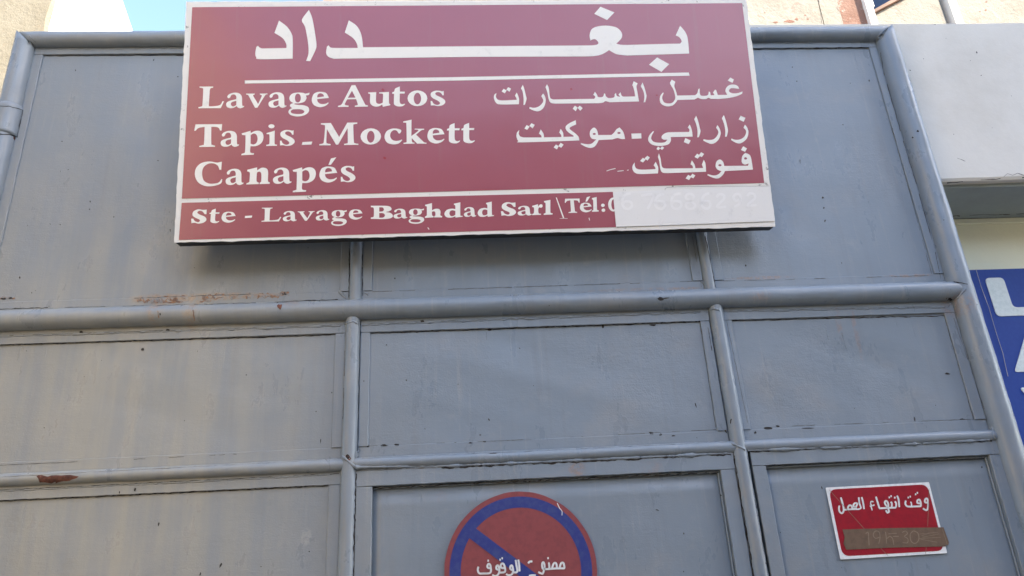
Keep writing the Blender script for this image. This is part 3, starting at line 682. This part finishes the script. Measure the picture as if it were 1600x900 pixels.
# thin white sheet folded over the box: front with slightly battered rim
def front():
    n = 120; per = []
    def edge(a, b, m, seed):
        for i in range(m):
            t = i/m; u = a[0]+(b[0]-a[0])*t; v = a[1]+(b[1]-a[1])*t; e = .0016*n1(t*m*.45, seed)+.0008*n1(t*m*1.3, seed+3)
            nx, ny = (b[1]-a[1]), -(b[0]-a[0]); l = math.hypot(nx, ny); per.append((u+nx/l*e, v+ny/l*e))
    edge((-hw, 0), (hw, 0), n, 1); edge((hw, 0), (hw, SH), n//2, 2); edge((hw, SH), (-hw, SH), n, 3); edge((-hw, SH), (-hw, 0), n//2, 4)
    return fill('white_face', [per], SP, EDGE, sign, .004, -.004)
front()
# red fields
f1 = [S2(300, 11.5), S2(1158, 5.5), S2(1193, 287), S2(284.5, 311)]
f1 = [S2(300.5, 11.5), S2(1159.5, 5.0), S2(1194, 286), S2(284.3, 310.5)]
fill('red_field', [f1], SP, RED, sign, .0004, .0004)
f2 = [S2(284.0, 317.0), S2(957.5, 300.0), S2(962.5, 355.0), S2(279.5, 375.0)]
fill('red_field', [f2], SP, RED, sign, .0004, .0004)
LIFT = .0009
fill('white_rule', [[S2(382.6, 126), S2(700, 121), S2(1076, 113.6), S2(1077.3, 118.6), S2(700, 126.4), S2(382.6, 130.8)]], SP, WHITE, sign, .0004, LIFT)
# blank patch stuck over the number, old digits showing through
pt = [S2(957.5, 300.5), S2(1203, 290.5), S2(1210.5, 345.5), S2(962.8, 355.3)]
W7 = (930, 220, 5.5172)
def wins(s, win): return [S2(win[0]+x/win[2], win[1]+y/win[2]) for x, y in (smooth_poly(s) if isinstance(s, str) else s)]
# ---- latin glyphs: outline windows, baseline, outlines
W1, W2, W3, W4 = (300, 120, 7.2727), (500, 120, 6.1538), (280, 230, 5.3333), (560, 290, 3.8095)
GL = {
'L': (W1, 358, ["90,112! 242,112! 240,124! 215,130 205,150 200,200 192,335! 225,337 290,330 325,315 345,278! 362,280! 325,357! 78,358! 76,346! 108,338 122,318 130,150 120,130 90,124!"]),
'a': (W1, 353, ["404,238 400,220 425,195 480,180 535,188 565,222 568,290 572,328 592,330! 590,342! 550,357 518,347 508,330! 470,352 425,355 392,338 388,300 420,275 500,255! 503,230 490,205 465,200 443,210 430,235 415,242", "503,272! 455,285 440,305 450,330 475,335 502,320!"]),
'v': (W1, 350, ["610,190! 708,190! 708,200! 692,206 695,222 748,308! 788,222 785,207 768,200! 768,190! 855,188! 852,200! 828,210 740,350! 712,350! 640,217 630,205 612,200!"]),
'g': (W1, 347, ["1200,180 1260,184 1290,192 1333,182! 1326,206 1292,213! 1299,245 1272,285 1215,302 1175,303 1158,312 1200,320 1270,325 1320,348 1325,395 1280,435 1200,452 1120,435 1095,402 1108,372 1138,357! 1112,335 1120,312 1150,298! 1115,275 1105,235 1135,194", "1200,192 1225,206 1235,245 1222,282 1198,292 1175,278 1168,240 1178,205", "1160,370 1240,372 1275,395 1250,420 1190,425 1135,415 1120,395 1132,378"]),
'e': (W1, 348, ["1460,176 1525,190 1557,245! 1422,258! 1430,290 1465,314 1515,312 1548,296! 1550,308 1510,338 1450,350 1385,325 1360,270 1380,205 1415,182", "1422,240! 1500,229! 1492,205 1465,192 1440,197 1426,215"]),
'T': (W1, 796, ["35,540! 335,538! 328,610! 310,610! 297,582 270,570 212,568! 212,755 225,773 255,782! 253,795! 75,797! 78,784! 115,775 130,755 138,569! 85,576 55,590 38,612! 20,612!"]),
'p': (W3, 298, ["945,190! 1023,168! 1025,187! 1060,170 1100,168 1130,188 1137,228 1120,270 1075,296 1025,298! 1022,342 1032,355 1057,358! 1055,370! 945,375! 948,363! 972,355 978,338 980,215 970,205 950,203!", "1025,203! 1050,190 1075,200 1086,235 1076,270 1050,284 1025,276!"]),
'i': (W1, 784, ["850,640! 942,612! 940,750 948,768 968,772! 966,783! 845,786! 848,772! 872,768 882,750 882,662 870,652 850,651!", ('e', 905, 562, 35, 23)]),
's': (W1, 784, ["1157,610! 1155,660! 1140,660! 1125,635 1095,622 1065,630 1062,648 1080,665 1130,690 1165,720 1165,752 1130,780 1080,788 1040,780 1003,782! 1003,728! 1020,728! 1035,758 1070,775 1100,768 1108,750 1085,725 1030,695 1008,665 1015,630 1060,608 1110,608 1140,615!"]),
'_': (W1, 784, ["1258,748! 1368,742! 1358,776! 1248,780!"]),
'A': (W2, 289, ["305,82! 340,82! 432,260 445,272 462,277! 460,288! 335,290! 337,278! 362,273 362,258 348,216! 262,218! 240,260 243,273 275,278! 275,290! 172,292! 175,280! 200,273 212,260!", "268,203! 342,202! 308,135!"]),
'u': (W2, 286, ["465,152! 542,150! 540,235 550,256 575,262 605,250! 608,175 598,163 570,162! 570,152! 665,147! 665,240 670,262 678,266! 675,275! 605,290! 600,268! 560,288 520,285 490,265 482,235 484,178 480,165 465,162!"]),
't': (W2, 286, ["770,98! 770,147! 818,147! 815,165! 770,165! 768,235 775,260 795,268 818,262! 818,270 790,288 745,287 715,270 712,240 714,167! 695,167! 697,152! 715,145 722,120 740,108!"]),
'o': (W2, 284, [('e', 938, 210, 97, 76), ('e', 938, 213, 36, 56)]),
'M': (W2, 652, ["10,443! 105,440! 185,575! 262,437! 358,436! 357,447! 327,453 320,470 325,615 335,634 368,640! 368,650! 232,652! 232,641! 260,635 267,620 265,490! 175,648! 155,648! 68,500! 62,615 70,636 103,643! 102,654! -5,655! -5,644! 25,638 38,618 50,478 40,460 10,454!"]),
'c': (W2, 645, ["780,512 775,535 760,545 748,530 735,515 710,512 685,530 675,565 690,600 725,615 760,612 785,603! 788,610 755,640 700,648 645,630 622,580 640,525 690,498 745,498"]),
'k': (W2, 644, ["802,430! 882,413! 880,570! 945,520 935,508 912,508! 912,500! 1002,500! 1002,510! 975,516 925,556! 990,620 1005,632 1025,635! 1025,643! 935,643! 884,590! 884,615 892,631 910,634! 910,643! 805,645! 805,635! 830,630 835,612 832,455 825,442 802,440!"]),
'C': (W3, 316, ["355,118! 350,185! 335,185! 320,150 285,132 240,135 200,165 188,215 200,270 240,298 290,300 330,290 352,262! 358,268 345,300 285,320 215,320 155,290 128,235 135,175 180,130 250,116 310,125 335,122!"]),
'n': (W3, 305, ["568,185! 650,165! 650,190! 690,168 730,175 742,205 740,268 745,285 757,290! 755,302! 670,304! 672,293! 682,286 685,268 685,220 675,202 655,203 648,215! 645,270 650,285 665,293! 663,304! 560,307! 563,296! 582,289 587,270 590,215 582,202 568,198!"]),
'acc': (W3, 295, ["1255,103! 1290,98! 1250,150! 1232,152!"]),
'S': (W3, 634, ["225,520! 222,558! 208,558! 190,535 165,530 150,545 170,562 210,580 222,605 200,628 160,637 130,630 103,634! 102,595! 118,595! 130,615 155,625 170,615 165,602 130,585 112,565 120,535 155,518 190,522 208,522!"]),
'-': (W3, 630, ["548,580! 608,576! 603,594! 546,597!"]),
'B': (W4, 203, ["75,125! 155,125 188,130 198,146 182,158 165,162 192,168 206,184 195,198 155,204 75,203! 75,195! 90,191 93,180 93,145 88,135 75,133!", "125,134! 145,135 153,147 145,158 125,160!", "125,168! 150,170 159,183 148,195 125,196!"]),
'h': (W4, 198, ["397,122! 437,112! 437,155! 457,146 479,148 487,162 486,182 490,188 497,189! 496,197! 450,197! 450,190! 456,187 457,172 451,161 437,163! 437,180 440,187 447,190! 446,197! 396,200! 396,192! 405,187 407,178 407,140 405,131 397,130!"]),
'd': (W4, 195, ["570,115! 608,107! 608,180 612,187 622,188! 621,193! 580,198! 578,190! 555,198 525,195 513,175 528,152 558,145 578,148! 578,132 576,124 570,122!", "578,158! 560,154 547,160 543,175 550,188 565,189 578,182!"]),
'r': (W4, 179, ["1035,125! 1070,115! 1071,130! 1082,117 1095,117 1097,130 1088,136 1077,134 1072,145 1073,165 1078,171 1088,172! 1088,178! 1035,180! 1036,173! 1044,169 1046,158 1046,142 1043,133 1035,132!"]),
'l': (W4, 173, ["1105,92! 1142,85! 1142,155 1146,163 1155,165! 1154,172! 1103,174! 1103,167! 1113,163 1114,153 1114,110 1111,101 1105,100!"]),
}
def glyph(ch, x0, x1, base, tall=1.0):
    win, gb, outl = GL[ch]; P = []
    xs = []
    for s in outl: P.append(wins(s if isinstance(s, str) else ell(*s[1:]), win))
    us = [u for u, v in P[0]]; u0, u1 = min(us), max(us)
    xm = (min(float(t.rstrip('!').split(',')[0]) for t in outl[0].split()) if isinstance(outl[0], str) else outl[0][1]-outl[0][3])
    vb = S2(win[0]+(xm+40)/win[2], win[1]+gb/win[2])[1]
    A, B = S2(x0, base(x0)), S2(x1, base(x1)); k = (B[0]-A[0])/(u1-u0)
    Q = [[(A[0]+(u-u0)*k, (A[1]+B[1])/2+(v-vb)*tall) for u, v in p] for p in P]
    return Q
def line(base, items, tall=1.0):
    for it in items:
        ch, x0, x1 = it
        if ch == 'E':
            e = glyph('e', x0, x1, base, tall); fill('letter', e, SP, WHITE, sign, .0004, LIFT)
            top = max(v for u, v in e[0]); um = sum(u for u, v in e[0])/len(e[0]); s = (max(u for u, v in e[0])-min(u for u, v in e[0]))
            fill('accent', [[(um-s*.02, top+s*.10), (um+s*.12, top+s*.10), (um+s*.42, top+s*.55), (um+s*.12, top+s*.48)]], SP, WHITE, sign, .0004, LIFT)
        else:
            P = glyph(ch, x0, x1, base, tall)
            if ch == 'i':
                fill('letter', P[:1], SP, WHITE, sign, .0004, LIFT); fill('letter', P[1:], SP, WHITE, sign, .0004, LIFT)
            else: fill('letter', P, SP, WHITE, sign, .0004, LIFT)
lin = lambda xa, ya, xb, yb: (lambda x: ya+(yb-ya)*(x-xa)/(xb-xa))
line(lin(320, 169.3, 690, 165.3), [('L', 310, 349.8), ('a', 353.3, 381.5), ('v', 384, 417.5), ('a', 419.5, 447.5), ('g', 451, 483.5), ('e', 487, 514), ('A', 528, 575), ('u', 575.5, 610), ('t', 613, 633), ('o', 637, 668), ('s', 673, 696)])
line(lin(320, 229.6, 735, 223.3), [('T', 302.5, 346), ('a', 344.7, 373.5), ('p', 377, 411.5), ('i', 416, 433), ('s', 437.5, 460.5), ('_', 471.5, 488), ('M', 499, 560), ('o', 563.5, 595.5), ('c', 601, 628.5), ('k', 630.5, 666.5), ('e', 668, 695), ('t', 699, 719), ('t', 721.5, 742)])
line(lin(325, 289.8, 545, 284.2), [('C', 303.7, 347), ('a', 352.5, 380.5), ('n', 385, 421.8), ('a', 426.5, 455.5), ('p', 457, 493.5), ('E', 499, 527), ('s', 532.5, 555.5)])
b4 = lin(310, 349.0, 856, 335.7)
line(b4, [('S', 298.7, 322.5)]); line(b4, [('t', 326.8, 342.5), ('e', 346, 368)], .66); line(b4, [('-', 382.5, 394)])
line(b4, [('L', 408.5, 439.5)], .60); line(b4, [('a', 442, 463.5), ('v', 465, 491.5), ('a', 493.5, 514.5), ('g', 517.5, 542), ('e', 545, 566.5)], .62)
line(b4, [('B', 579.5, 614)]); line(b4, [('a', 615, 636.5), ('g', 638.5, 663)], .60); line(b4, [('h', 664, 691), ('d', 694.5, 723)]); line(b4, [('a', 725, 744)], .60); line(b4, [('d', 746.5, 772)]); line(b4, [('S', 783, 806.5)]); line(b4, [('a', 809, 831)], .60)
line(b4, [('r', 831.5, 848.5), ('l', 849.5, 863.5)])
fill('letter', [wins("1175,72! 1180,71! 1225,193! 1217,194!", W4)], SP, WHITE, sign, .0004, LIFT)
b5 = lin(895, 332.6, 930, 331.0)
line(b5, [('T', 883.5, 907)], .62); line(b5, [('E', 906.5, 925)], .60); line(b5, [('l', 925, 935.5)])
fill('letter', [wins(ell(1455, 118, 11, 10), W4)], SP, WHITE, sign, .0004, LIFT); fill('letter', [wins(ell(1458, 147, 11, 10), W4)], SP, WHITE, sign, .0004, LIFT)
fill('digit', [wins(ell(1518, 113, 32, 42), W4), wins(ell(1518, 113, 13, 31), W4)], SP, WHITE, sign, .0004, LIFT)
fill('blank_patch', [pt], SP, PATCH, sign, .0003, .0014)
strokes('patch_edge', [[(600, 428), (700, 398), (1500, 392)], [(185, 744), (900, 722), (1545, 700)]], 2.2, W7, SPX, DARK, sign, .0018)
strokes('nail_spot', [[(597, 139), (600, 142)], [(599, 246), (603, 248)], [(892, 138), (893, 141)], [(1026, 148), (1026, 150)]], 3.0, (0, 0, 1), SPX, STRED, sign, LIFT)
# old phone digits showing faintly through the patch
def ghost(lst): strokes('covered_digit', lst, 22, W7, SPX, GHOST, sign, .0018, .0002)
ghost([([(305, 455), (255, 470), (232, 520), (245, 575), (285, 590), (315, 565), (305, 530), (260, 525), (240, 545)])])
ghost([([(395, 475), (500, 470), (450, 590)])])
ghost([([(590, 460), (545, 475), (515, 520), (525, 570), (570, 590), (600, 560), (590, 530), (545, 522), (520, 545)])])
ghost([([(735, 455), (680, 470), (655, 520), (665, 575), (710, 590), (740, 562), (730, 530), (685, 522), (660, 545)])])
ghost([([(820, 520), (780, 495), (790, 465), (825, 460), (850, 485), (820, 520), (780, 550), (795, 585), (840, 585), (860, 555), (820, 520)])])
ghost([([(985, 455), (940, 470), (915, 520), (925, 570), (965, 588), (990, 560), (980, 528), (940, 522), (920, 545)])])
ghost([([(1045, 490), (1065, 462), (1105, 470), (1105, 505), (1045, 572), (1125, 570)])])
ghost([([(1250, 500), (1215, 520), (1190, 495), (1205, 465), (1240, 465), (1252, 500), (1235, 550), (1195, 570)])])
ghost([([(1310, 480), (1330, 455), (1370, 465), (1370, 500), (1310, 560), (1390, 555)])])
# ---- arabic lettering
WA, WB, W5, W6 = (280, 0, 3.478), (740, 0, 3.3333), (760, 120, 6.4), (980, 110, 6.6667)
def ar(win, *outl): fill('arabic_letter', [wins(s if isinstance(s, str) else ell(*s), win) for s in outl], SP, WHITE, sign, .0004, LIFT)
def dots(win, *ds):
    for d in ds: fill('letter_dot', [wins(d, win)], SP, WHITE, sign, .0004, LIFT)
def q4(*p): return list(p)
ar(WA, "543,113! 585,145 610,182 617,215 617,320! 440,323 419,312 414,290 420,256! 428,250! 445,263 480,264 583,262! 582,240 562,208 518,180!")
ar(WA, "705,55! 722,95 735,160 746,240 740,275 712,333! 690,332! 703,290 700,230 685,150 667,115 676,92!")
def mixw(parts):
    out = []
    for win, s in parts:
        for tk in s.split():
            c = '!' if tk.endswith('!') else ''; x, y = map(float, tk.rstrip('!').split(',')); out.append('%.2f,%.2f%s' % (win[0]+x/win[2], win[1]+y/win[2], c))
    return ' '.join(out)
fill('arabic_letter', [wins(mixw([(WA, "922,112! 965,142 990,190 999,258!"), (WB, "0,242! 560,238! 630,236 650,226 637,207 622,206 608,212! 604,182 618,150 655,137 700,135 745,145 770,170 772,195 757,215 742,228! 765,234 800,235! 1075,228! 1083,215 1070,194 1052,186! 1075,135! 1102,168 1115,205 1122,280! 800,290! 745,283 705,262! 670,283 625,293 560,295! 0,297!"), (WA, "840,320! 812,310 799,290 803,255! 812,247! 825,260 860,262! 970,262! 966,240 945,208 900,178!")]), (0, 0, 1))], SP, WHITE, sign, .0004, LIFT)
dots(WB, "660,36! 733,66! 695,105! 628,73!", "955,300! 1018,335! 978,375! 913,338!")
# line 1
ar(W5, "100,165! 80,180 75,215 95,260 140,278 325,276! 326,225 315,185 302,160! 285,190! 298,212 303,232! 160,238 112,228 94,200!")
dots(W5, "152,148! 172,122! 202,138! 184,167!", "200,131! 216,106! 246,120! 231,152!")
ar(W5, "363,82! 378,120 392,180 401,225 384,282! 370,282! 372,220 362,150 345,118!")
ar(W5, "567,168! 588,205 592,250 575,305 545,335 510,347 465,336 428,318! 432,304! 475,312 520,300 555,270 568,235 548,195!")
ar(W5, "605,77! 622,110 632,190 643,218 668,228! 1078,222! 1088,200 1068,182! 1085,152! 1105,180 1116,203 1150,205 1168,195 1176,168! 1187,172! 1194,195 1220,214 1262,212 1280,200 1282,175! 1295,163! 1303,192 1335,200 1320,180! 1340,155! 1352,190 1370,200! 1488,198! 1480,150 1468,105 1458,85! 1472,46! 1512,68! 1500,98 1510,160 1525,248! 1230,256! 1190,245 1165,260 1120,266! 690,270! 645,262 624,230 610,160 590,105!")
dots(W5, "863,320! 885,290! 912,310! 893,346!", "912,312! 932,290! 962,315! 938,342!")
ar(W6, "158,128! 175,170 195,240 200,275 187,333! 170,333! 178,280 168,220 140,165!")
dots(W6, "1072,76! 1110,97! 1095,130! 1046,108!")
ar(W6, "1200,222! 1150,238 1095,240 1063,224 1063,202 1090,186 1165,195! 1150,165 1110,150 1060,156 1030,185 1022,218 1042,256! 942,258! 925,205! 912,203! 893,232! 905,258 868,260! 862,226! 848,224! 842,255 815,266 770,264 755,240 754,190! 738,198! 728,240 705,260! 520,264! 506,215 490,165 500,120! 462,98! 444,130! 450,150 480,200 497,260 497,300 470,338 425,346 385,335 365,300 366,270 380,236! 370,233! 345,265 338,310 355,352 410,376 470,368 505,338 522,310! 700,305! 735,286! 775,300 820,300 845,288 870,298! 950,299! 1050,290 1140,270 1195,245!")
# line 2
dots(W6, "1180,474! 1230,496! 1212,537! 1160,513!")
ar(W6, "1225,567! 1250,600 1262,650 1245,710 1205,748 1165,763 1120,750 1080,725! 1085,712! 1130,725 1180,718 1220,690 1238,645 1230,618 1210,600!")
ar(W6, "1005,467! 1022,510 1042,590 1048,635 1035,692! 1018,692! 1020,630 1008,560 985,500!")
ar(W6, "937,570! 960,605 973,655 955,715 920,752 880,768 835,755 790,732! 795,718! 845,727 895,720 930,690 948,650 940,620 925,600!")
ar(W6, "717,474! 735,520 755,600 762,640 745,698! 728,698! 732,640 720,570 697,510!")
ar(W6, "650,565! 665,600 675,640 680,692! 452,696! 453,735 430,770 380,785 320,788 260,775 225,745 218,710 235,670 270,633! 278,640! 255,680 250,715 275,745 330,755 390,750 418,722! 382,723 358,708 362,680 395,655 430,646! 642,643! 648,620 630,595!")
dots(W6, "605,706! 660,732! 640,770! 588,748!", "320,795! 345,812! 325,833! 303,820!", "362,792! 385,808! 362,830! 342,815!", "42,660! 145,657! 148,710! 47,714!")
ar(W5, "1330,508! 1360,540 1377,580 1385,623! 1350,624 1310,614 1260,628! 1122,634! 1105,668 1080,700 1040,713 990,700 942,675! 945,664! 1000,675 1050,670 1085,640 1100,628! 1055,620 1035,590 1035,550 1055,520 1080,510 1105,535 1118,584! 1250,583! 1275,560 1300,525!", (1078, 573, 15, 10), (1325, 563, 17, 10))
ar(W5, "328,533! 305,560 300,600 318,643 360,657 928,638! 922,605 895,573 842,532 832,515 848,500 897,478! 893,436! 830,465 793,497 797,532 830,565 866,586 872,600! 770,603! 766,560 742,522! 727,560! 745,580 750,604! 575,607! 570,570 543,528! 525,570! 547,588 552,608! 372,608! 337,597 323,570!")
dots(W5, "380,520! 402,484! 432,500! 408,532!", "430,492! 450,466! 483,482! 462,518!", "672,708! 695,678! 722,695! 705,728!", "718,695! 742,662! 772,680! 748,712!")
# line 3
dots(W7, "1275,48! 1308,68! 1290,96! 1255,80!")
ar(W7, "1295,106! 1335,128 1350,190 1358,250! 1117,262! 1100,295 1060,325 1010,318 965,297! 970,288! 1020,300 1060,290 1087,262! 1055,250 1037,222 1045,180 1072,162 1100,180 1112,218! 1316,216! 1322,196! 1290,206 1263,188 1265,140 1280,115!", (1295, 153, 13, 10), (1074, 212, 14, 9))
ar(W7, "548,110! 562,150 572,215 588,236 620,240! 842,238! 838,218 820,203! 832,170! 855,205 863,238! 930,236! 919,205! 935,165! 950,200 955,268! 625,280! 582,276 562,250 552,180 540,142!")
dots(W7, "855,140! 878,112! 905,130! 882,155!", "890,128! 912,99! 938,115! 918,142!", "778,325! 800,295! 828,310! 808,340!", "815,310! 838,285! 862,300! 845,325!")
ar(W7, "340,187! 322,215 322,250 348,280 400,288 540,282! 542,230 520,182! 503,212! 515,228 520,245! 400,250 355,240 340,215!")
dots(W7, "386,175! 410,148! 435,162! 412,188!", "425,152! 448,130! 470,145! 450,172!")
strokes('scratch', [([(97, 262), (130, 250), (175, 240)], 6), ([(190, 264), (245, 258)], 6), ([(275, 256), (288, 252)], 6)], 6, W7, SPX, WHITE, sign, LIFT)
strokes('scratch', [([(1198, 196), (1245, 196)], 2.0), ([(1372, 192), (1376, 208)], 4), ([(413, 250), (421, 262)], 5)], 3, W4, SPX, WHITE, sign, LIFT)
# brackets that hold the sign off the gate
for u in (-.62, .62):
    for v, in ((.12,), (.66,)):
        a = SP(u, v, -.044); box('bracket', a.x-.012, a.x+.012, a.y, -.008, a.z-.012, a.z+.012, DARK, sign)

# ================================================================== ROUND NO-PARKING DISC (painted metal plate)
pc = Vector((.144, 0, 1.592)); DY = -.0015; RD = .206
dm = .004                                                # door sheet front
def DP(px, py, h=0.0): p = at(px, py, dm-.005); return Vector((p.x, p.y-h, p.z))
def DW(u, v, h): return Vector((u, dm-.005-h, v))
disc = thing('no_parking_disc', (pc.x, dm-.005, pc.z), 'round red no-parking disc with blue ring, slash and white Arabic words on the middle door', 'sign')
out = [(pc.x+RD*math.cos(a)*(1+.004*n1(a*5, 2)), pc.z+RD*math.sin(a)*(1+.004*n1(a*7, 3))) for a in [2*math.pi*k/90 for k in range(90)]]
fill('disc_plate', [out], DW, DISCRED, disc, .0030, 0)
circ = lambda r: [(pc.x+r*math.cos(2*math.pi*k/80), pc.z+r*math.sin(2*math.pi*k/80)) for k in range(80)]
fill('blue_ring', [circ(.1925), circ(.1625)], DW, BLUE, disc, .0003, .0031)
A_, B_ = at(742, 824, dm-.005), at(823, 885, dm-.005); dv = Vector((B_.x-A_.x, 0, B_.z-A_.z)).normalized(); nv = Vector((-dv.z, 0, dv.x)); print('slash', dv)
q = [pc+dv*s*.166+nv*t*.0155 for s, t in ((-1, -1), (1, -1), (1, 1), (-1, 1))]
fill('blue_slash', [[(p.x, p.z) for p in q]], DW, BLUE, disc, .0003, .0036)
WD = (740, 840, 10.0)
DPs = lambda px, py, h: DP(px, py, h)
strokes('arabic_word', [[(75, 455), (66, 510), (88, 558), (150, 562), (262, 548), (262, 440), (235, 412), (216, 440), (222, 472), (258, 478)], ([(215, 362), (240, 362)], 32)], 31, WD, DPs, INKW, disc, .0042)
strokes('arabic_word', [[(395, 548), (488, 535), (480, 440), (452, 405), (422, 430), (432, 472), (478, 478)], [(400, 505), (356, 490), (358, 448), (382, 438), (402, 500), (388, 570), (340, 605), (290, 582)], ([(402, 346), (424, 346)], 32), ([(434, 325), (457, 325)], 32)], 31, WD, DPs, INKW, disc, .0042)
strokes('arabic_word', [[(610, 512), (572, 490), (576, 447), (600, 440), (617, 510), (600, 570), (550, 590), (505, 570)], [(655, 350), (668, 430), (680, 535), (612, 543)], [(696, 345), (710, 430), (716, 530)]], 31, WD, DPs, INKW, disc, .0042)
strokes('arabic_word', [[(1425, 482), (1300, 482), (1110, 494), (1072, 470), (1070, 405), (1092, 388), (1108, 450), (1092, 530), (1075, 565), (1040, 555), (1008, 540)], [(1418, 480), (1402, 402), (1372, 396), (1352, 430), (1342, 480)], [(1300, 480), (1290, 412), (1262, 396), (1238, 430), (1224, 485)], [(1182, 485), (1176, 410), (1164, 396)], ([(1148, 322), (1174, 322)], 32)], 31, WD, DPs, INKW, disc, .0042)
strokes('arabic_word', [[(852, 405), (872, 378), (916, 374)], [(862, 600), (905, 590), (972, 590)]], 31, WD, DPs, INKW, disc, .0042)
strokes('scratch', [[(1128, 215), (1150, 262), (1172, 290), (1172, 330)]], 7, (680, 750, 5.926), DPs, INKW, disc, .0042)

# ================================================================== CLOSING-TIME STICKER
c0 = at(1290, 761, dm-.004); c1_ = at(1481, 866, dm-.004); SX0, SX1, SZ0, SZ1 = 1.030, 1.339, 1.573, 1.769
st = thing('closing_time_sticker', ((SX0+SX1)/2, dm-.004, (SZ0+SZ1)/2), 'small red Arabic sticker with white border and brown tape strip on the right door', 'sticker')
TW = lambda u, v, h: Vector((u, dm-.003-h, v))
TP = lambda px, py, h: (lambda p: Vector((p.x, p.y-h, p.z)))(at(px, py, dm-.003))
fill('white_border', [rounded([(SX0, SZ0), (SX1, SZ0+.001), (SX1, SZ1), (SX0, SZ1-.001)], .003)], TW, STWHITE, st, .0006, 0)
fill('red_print', [rounded([(SX0+.008, SZ0+.008), (SX1-.007, SZ0+.008), (SX1-.007, SZ1-.006), (SX0+.008, SZ1-.007)], .022, 8)], TW, STRED, st, .0003, .0007)
W8 = (1280, 740, 6.427)
def sw(lst, w_=18): strokes('arabic_word', lst, w_, W8, TP, INKW, st, .0012)
sw([[(1082, 292), (1060, 288), (1060, 262), (1078, 250), (1088, 275), (1090, 330), (1076, 368), (1038, 350)], ([(868, 272), (862, 300), (875, 325), (905, 332), (1022, 328)], 18), [(1018, 330), (1016, 290), (1003, 262), (984, 270), (984, 295), (1010, 300)], ([(925, 325), (922, 295), (912, 285)], 14), ([(958, 208), (972, 208)], 19), ([(976, 194), (990, 194)], 19), ([(884, 242), (898, 242)], 19), ([(904, 232), (918, 232)], 19)])
sw([[(778, 222), (794, 260), (802, 338)], ([(770, 342), (690, 345), (600, 350)], 18), [(768, 340), (770, 300), (756, 280)], ([(748, 242), (764, 242)], 19), [(724, 342), (726, 300), (714, 285)], ([(694, 240), (708, 240)], 19), ([(712, 228), (726, 228)], 19), [(690, 345), (662, 310), (656, 285), (672, 275), (690, 305), (690, 350), (698, 382), (680, 392), (668, 368)], [(602, 350), (584, 290), (566, 232)]])
sw([[(542, 285), (520, 280), (514, 305), (530, 322), (552, 312)], [(506, 328), (552, 318)], [(518, 330), (530, 370)]], 12)
sw([[(424, 236), (438, 290), (448, 358)], ([(394, 238), (402, 300), (412, 352), (330, 358), (244, 364)], 17), [(372, 352), (340, 322), (356, 298), (380, 302), (368, 330), (345, 352)], [(330, 352), (322, 325), (300, 320), (286, 340), (290, 358)], [(214, 240), (232, 300), (244, 364), (228, 398), (204, 385), (196, 352), (200, 322)]])
strokes('scratch', [[(95, 160), (270, 355), (450, 555)], [(610, 745), (685, 822)], [(1100, 150), (1094, 340), (1085, 530)], [(1072, 735), (1065, 805)]], 4.0, W8, TP, SCR, st, .0016)
TPts = [TP(W8[0]+x/W8[2], W8[1]+y/W8[2], 0) for x, y in [(230, 562), (700, 548), (1245, 540), (1262, 590), (1298, 690), (1292, 720), (1262, 715), (1268, 732), (700, 745), (268, 765), (240, 700), (252, 640)]]
fill('brown_tape', [[(p.x, p.z) for p in TPts]], TW, TAPE, st, .0003, .0020)
strokes('handwritten_time', [[(462, 605), (486, 590), (492, 650), (497, 722)], [(600, 640), (560, 650), (538, 618), (556, 580), (595, 585), (606, 640), (592, 708)], [(660, 585), (668, 640), (672, 704)], [(672, 655), (705, 632), (732, 655), (744, 716)], [(690, 606), (775, 600)], [(735, 632), (795, 630)], [(826, 592), (862, 578), (880, 605), (850, 632), (884, 655), (880, 696), (832, 692)], [(940, 575), (908, 612), (918, 680), (958, 702), (994, 665), (986, 600), (942, 575)]], 9, W8, TP, SCR, st, .0024)
strokes('scratch', [[(1000, 608), (1190, 590)], [(1000, 652), (1215, 640)], [(1020, 625), (1100, 600)], [(1010, 660), (1180, 690)], [(1030, 640), (1200, 606)], [(1232, 560), (1280, 712)]], 5, W8, TP, SCR, st, .0024)
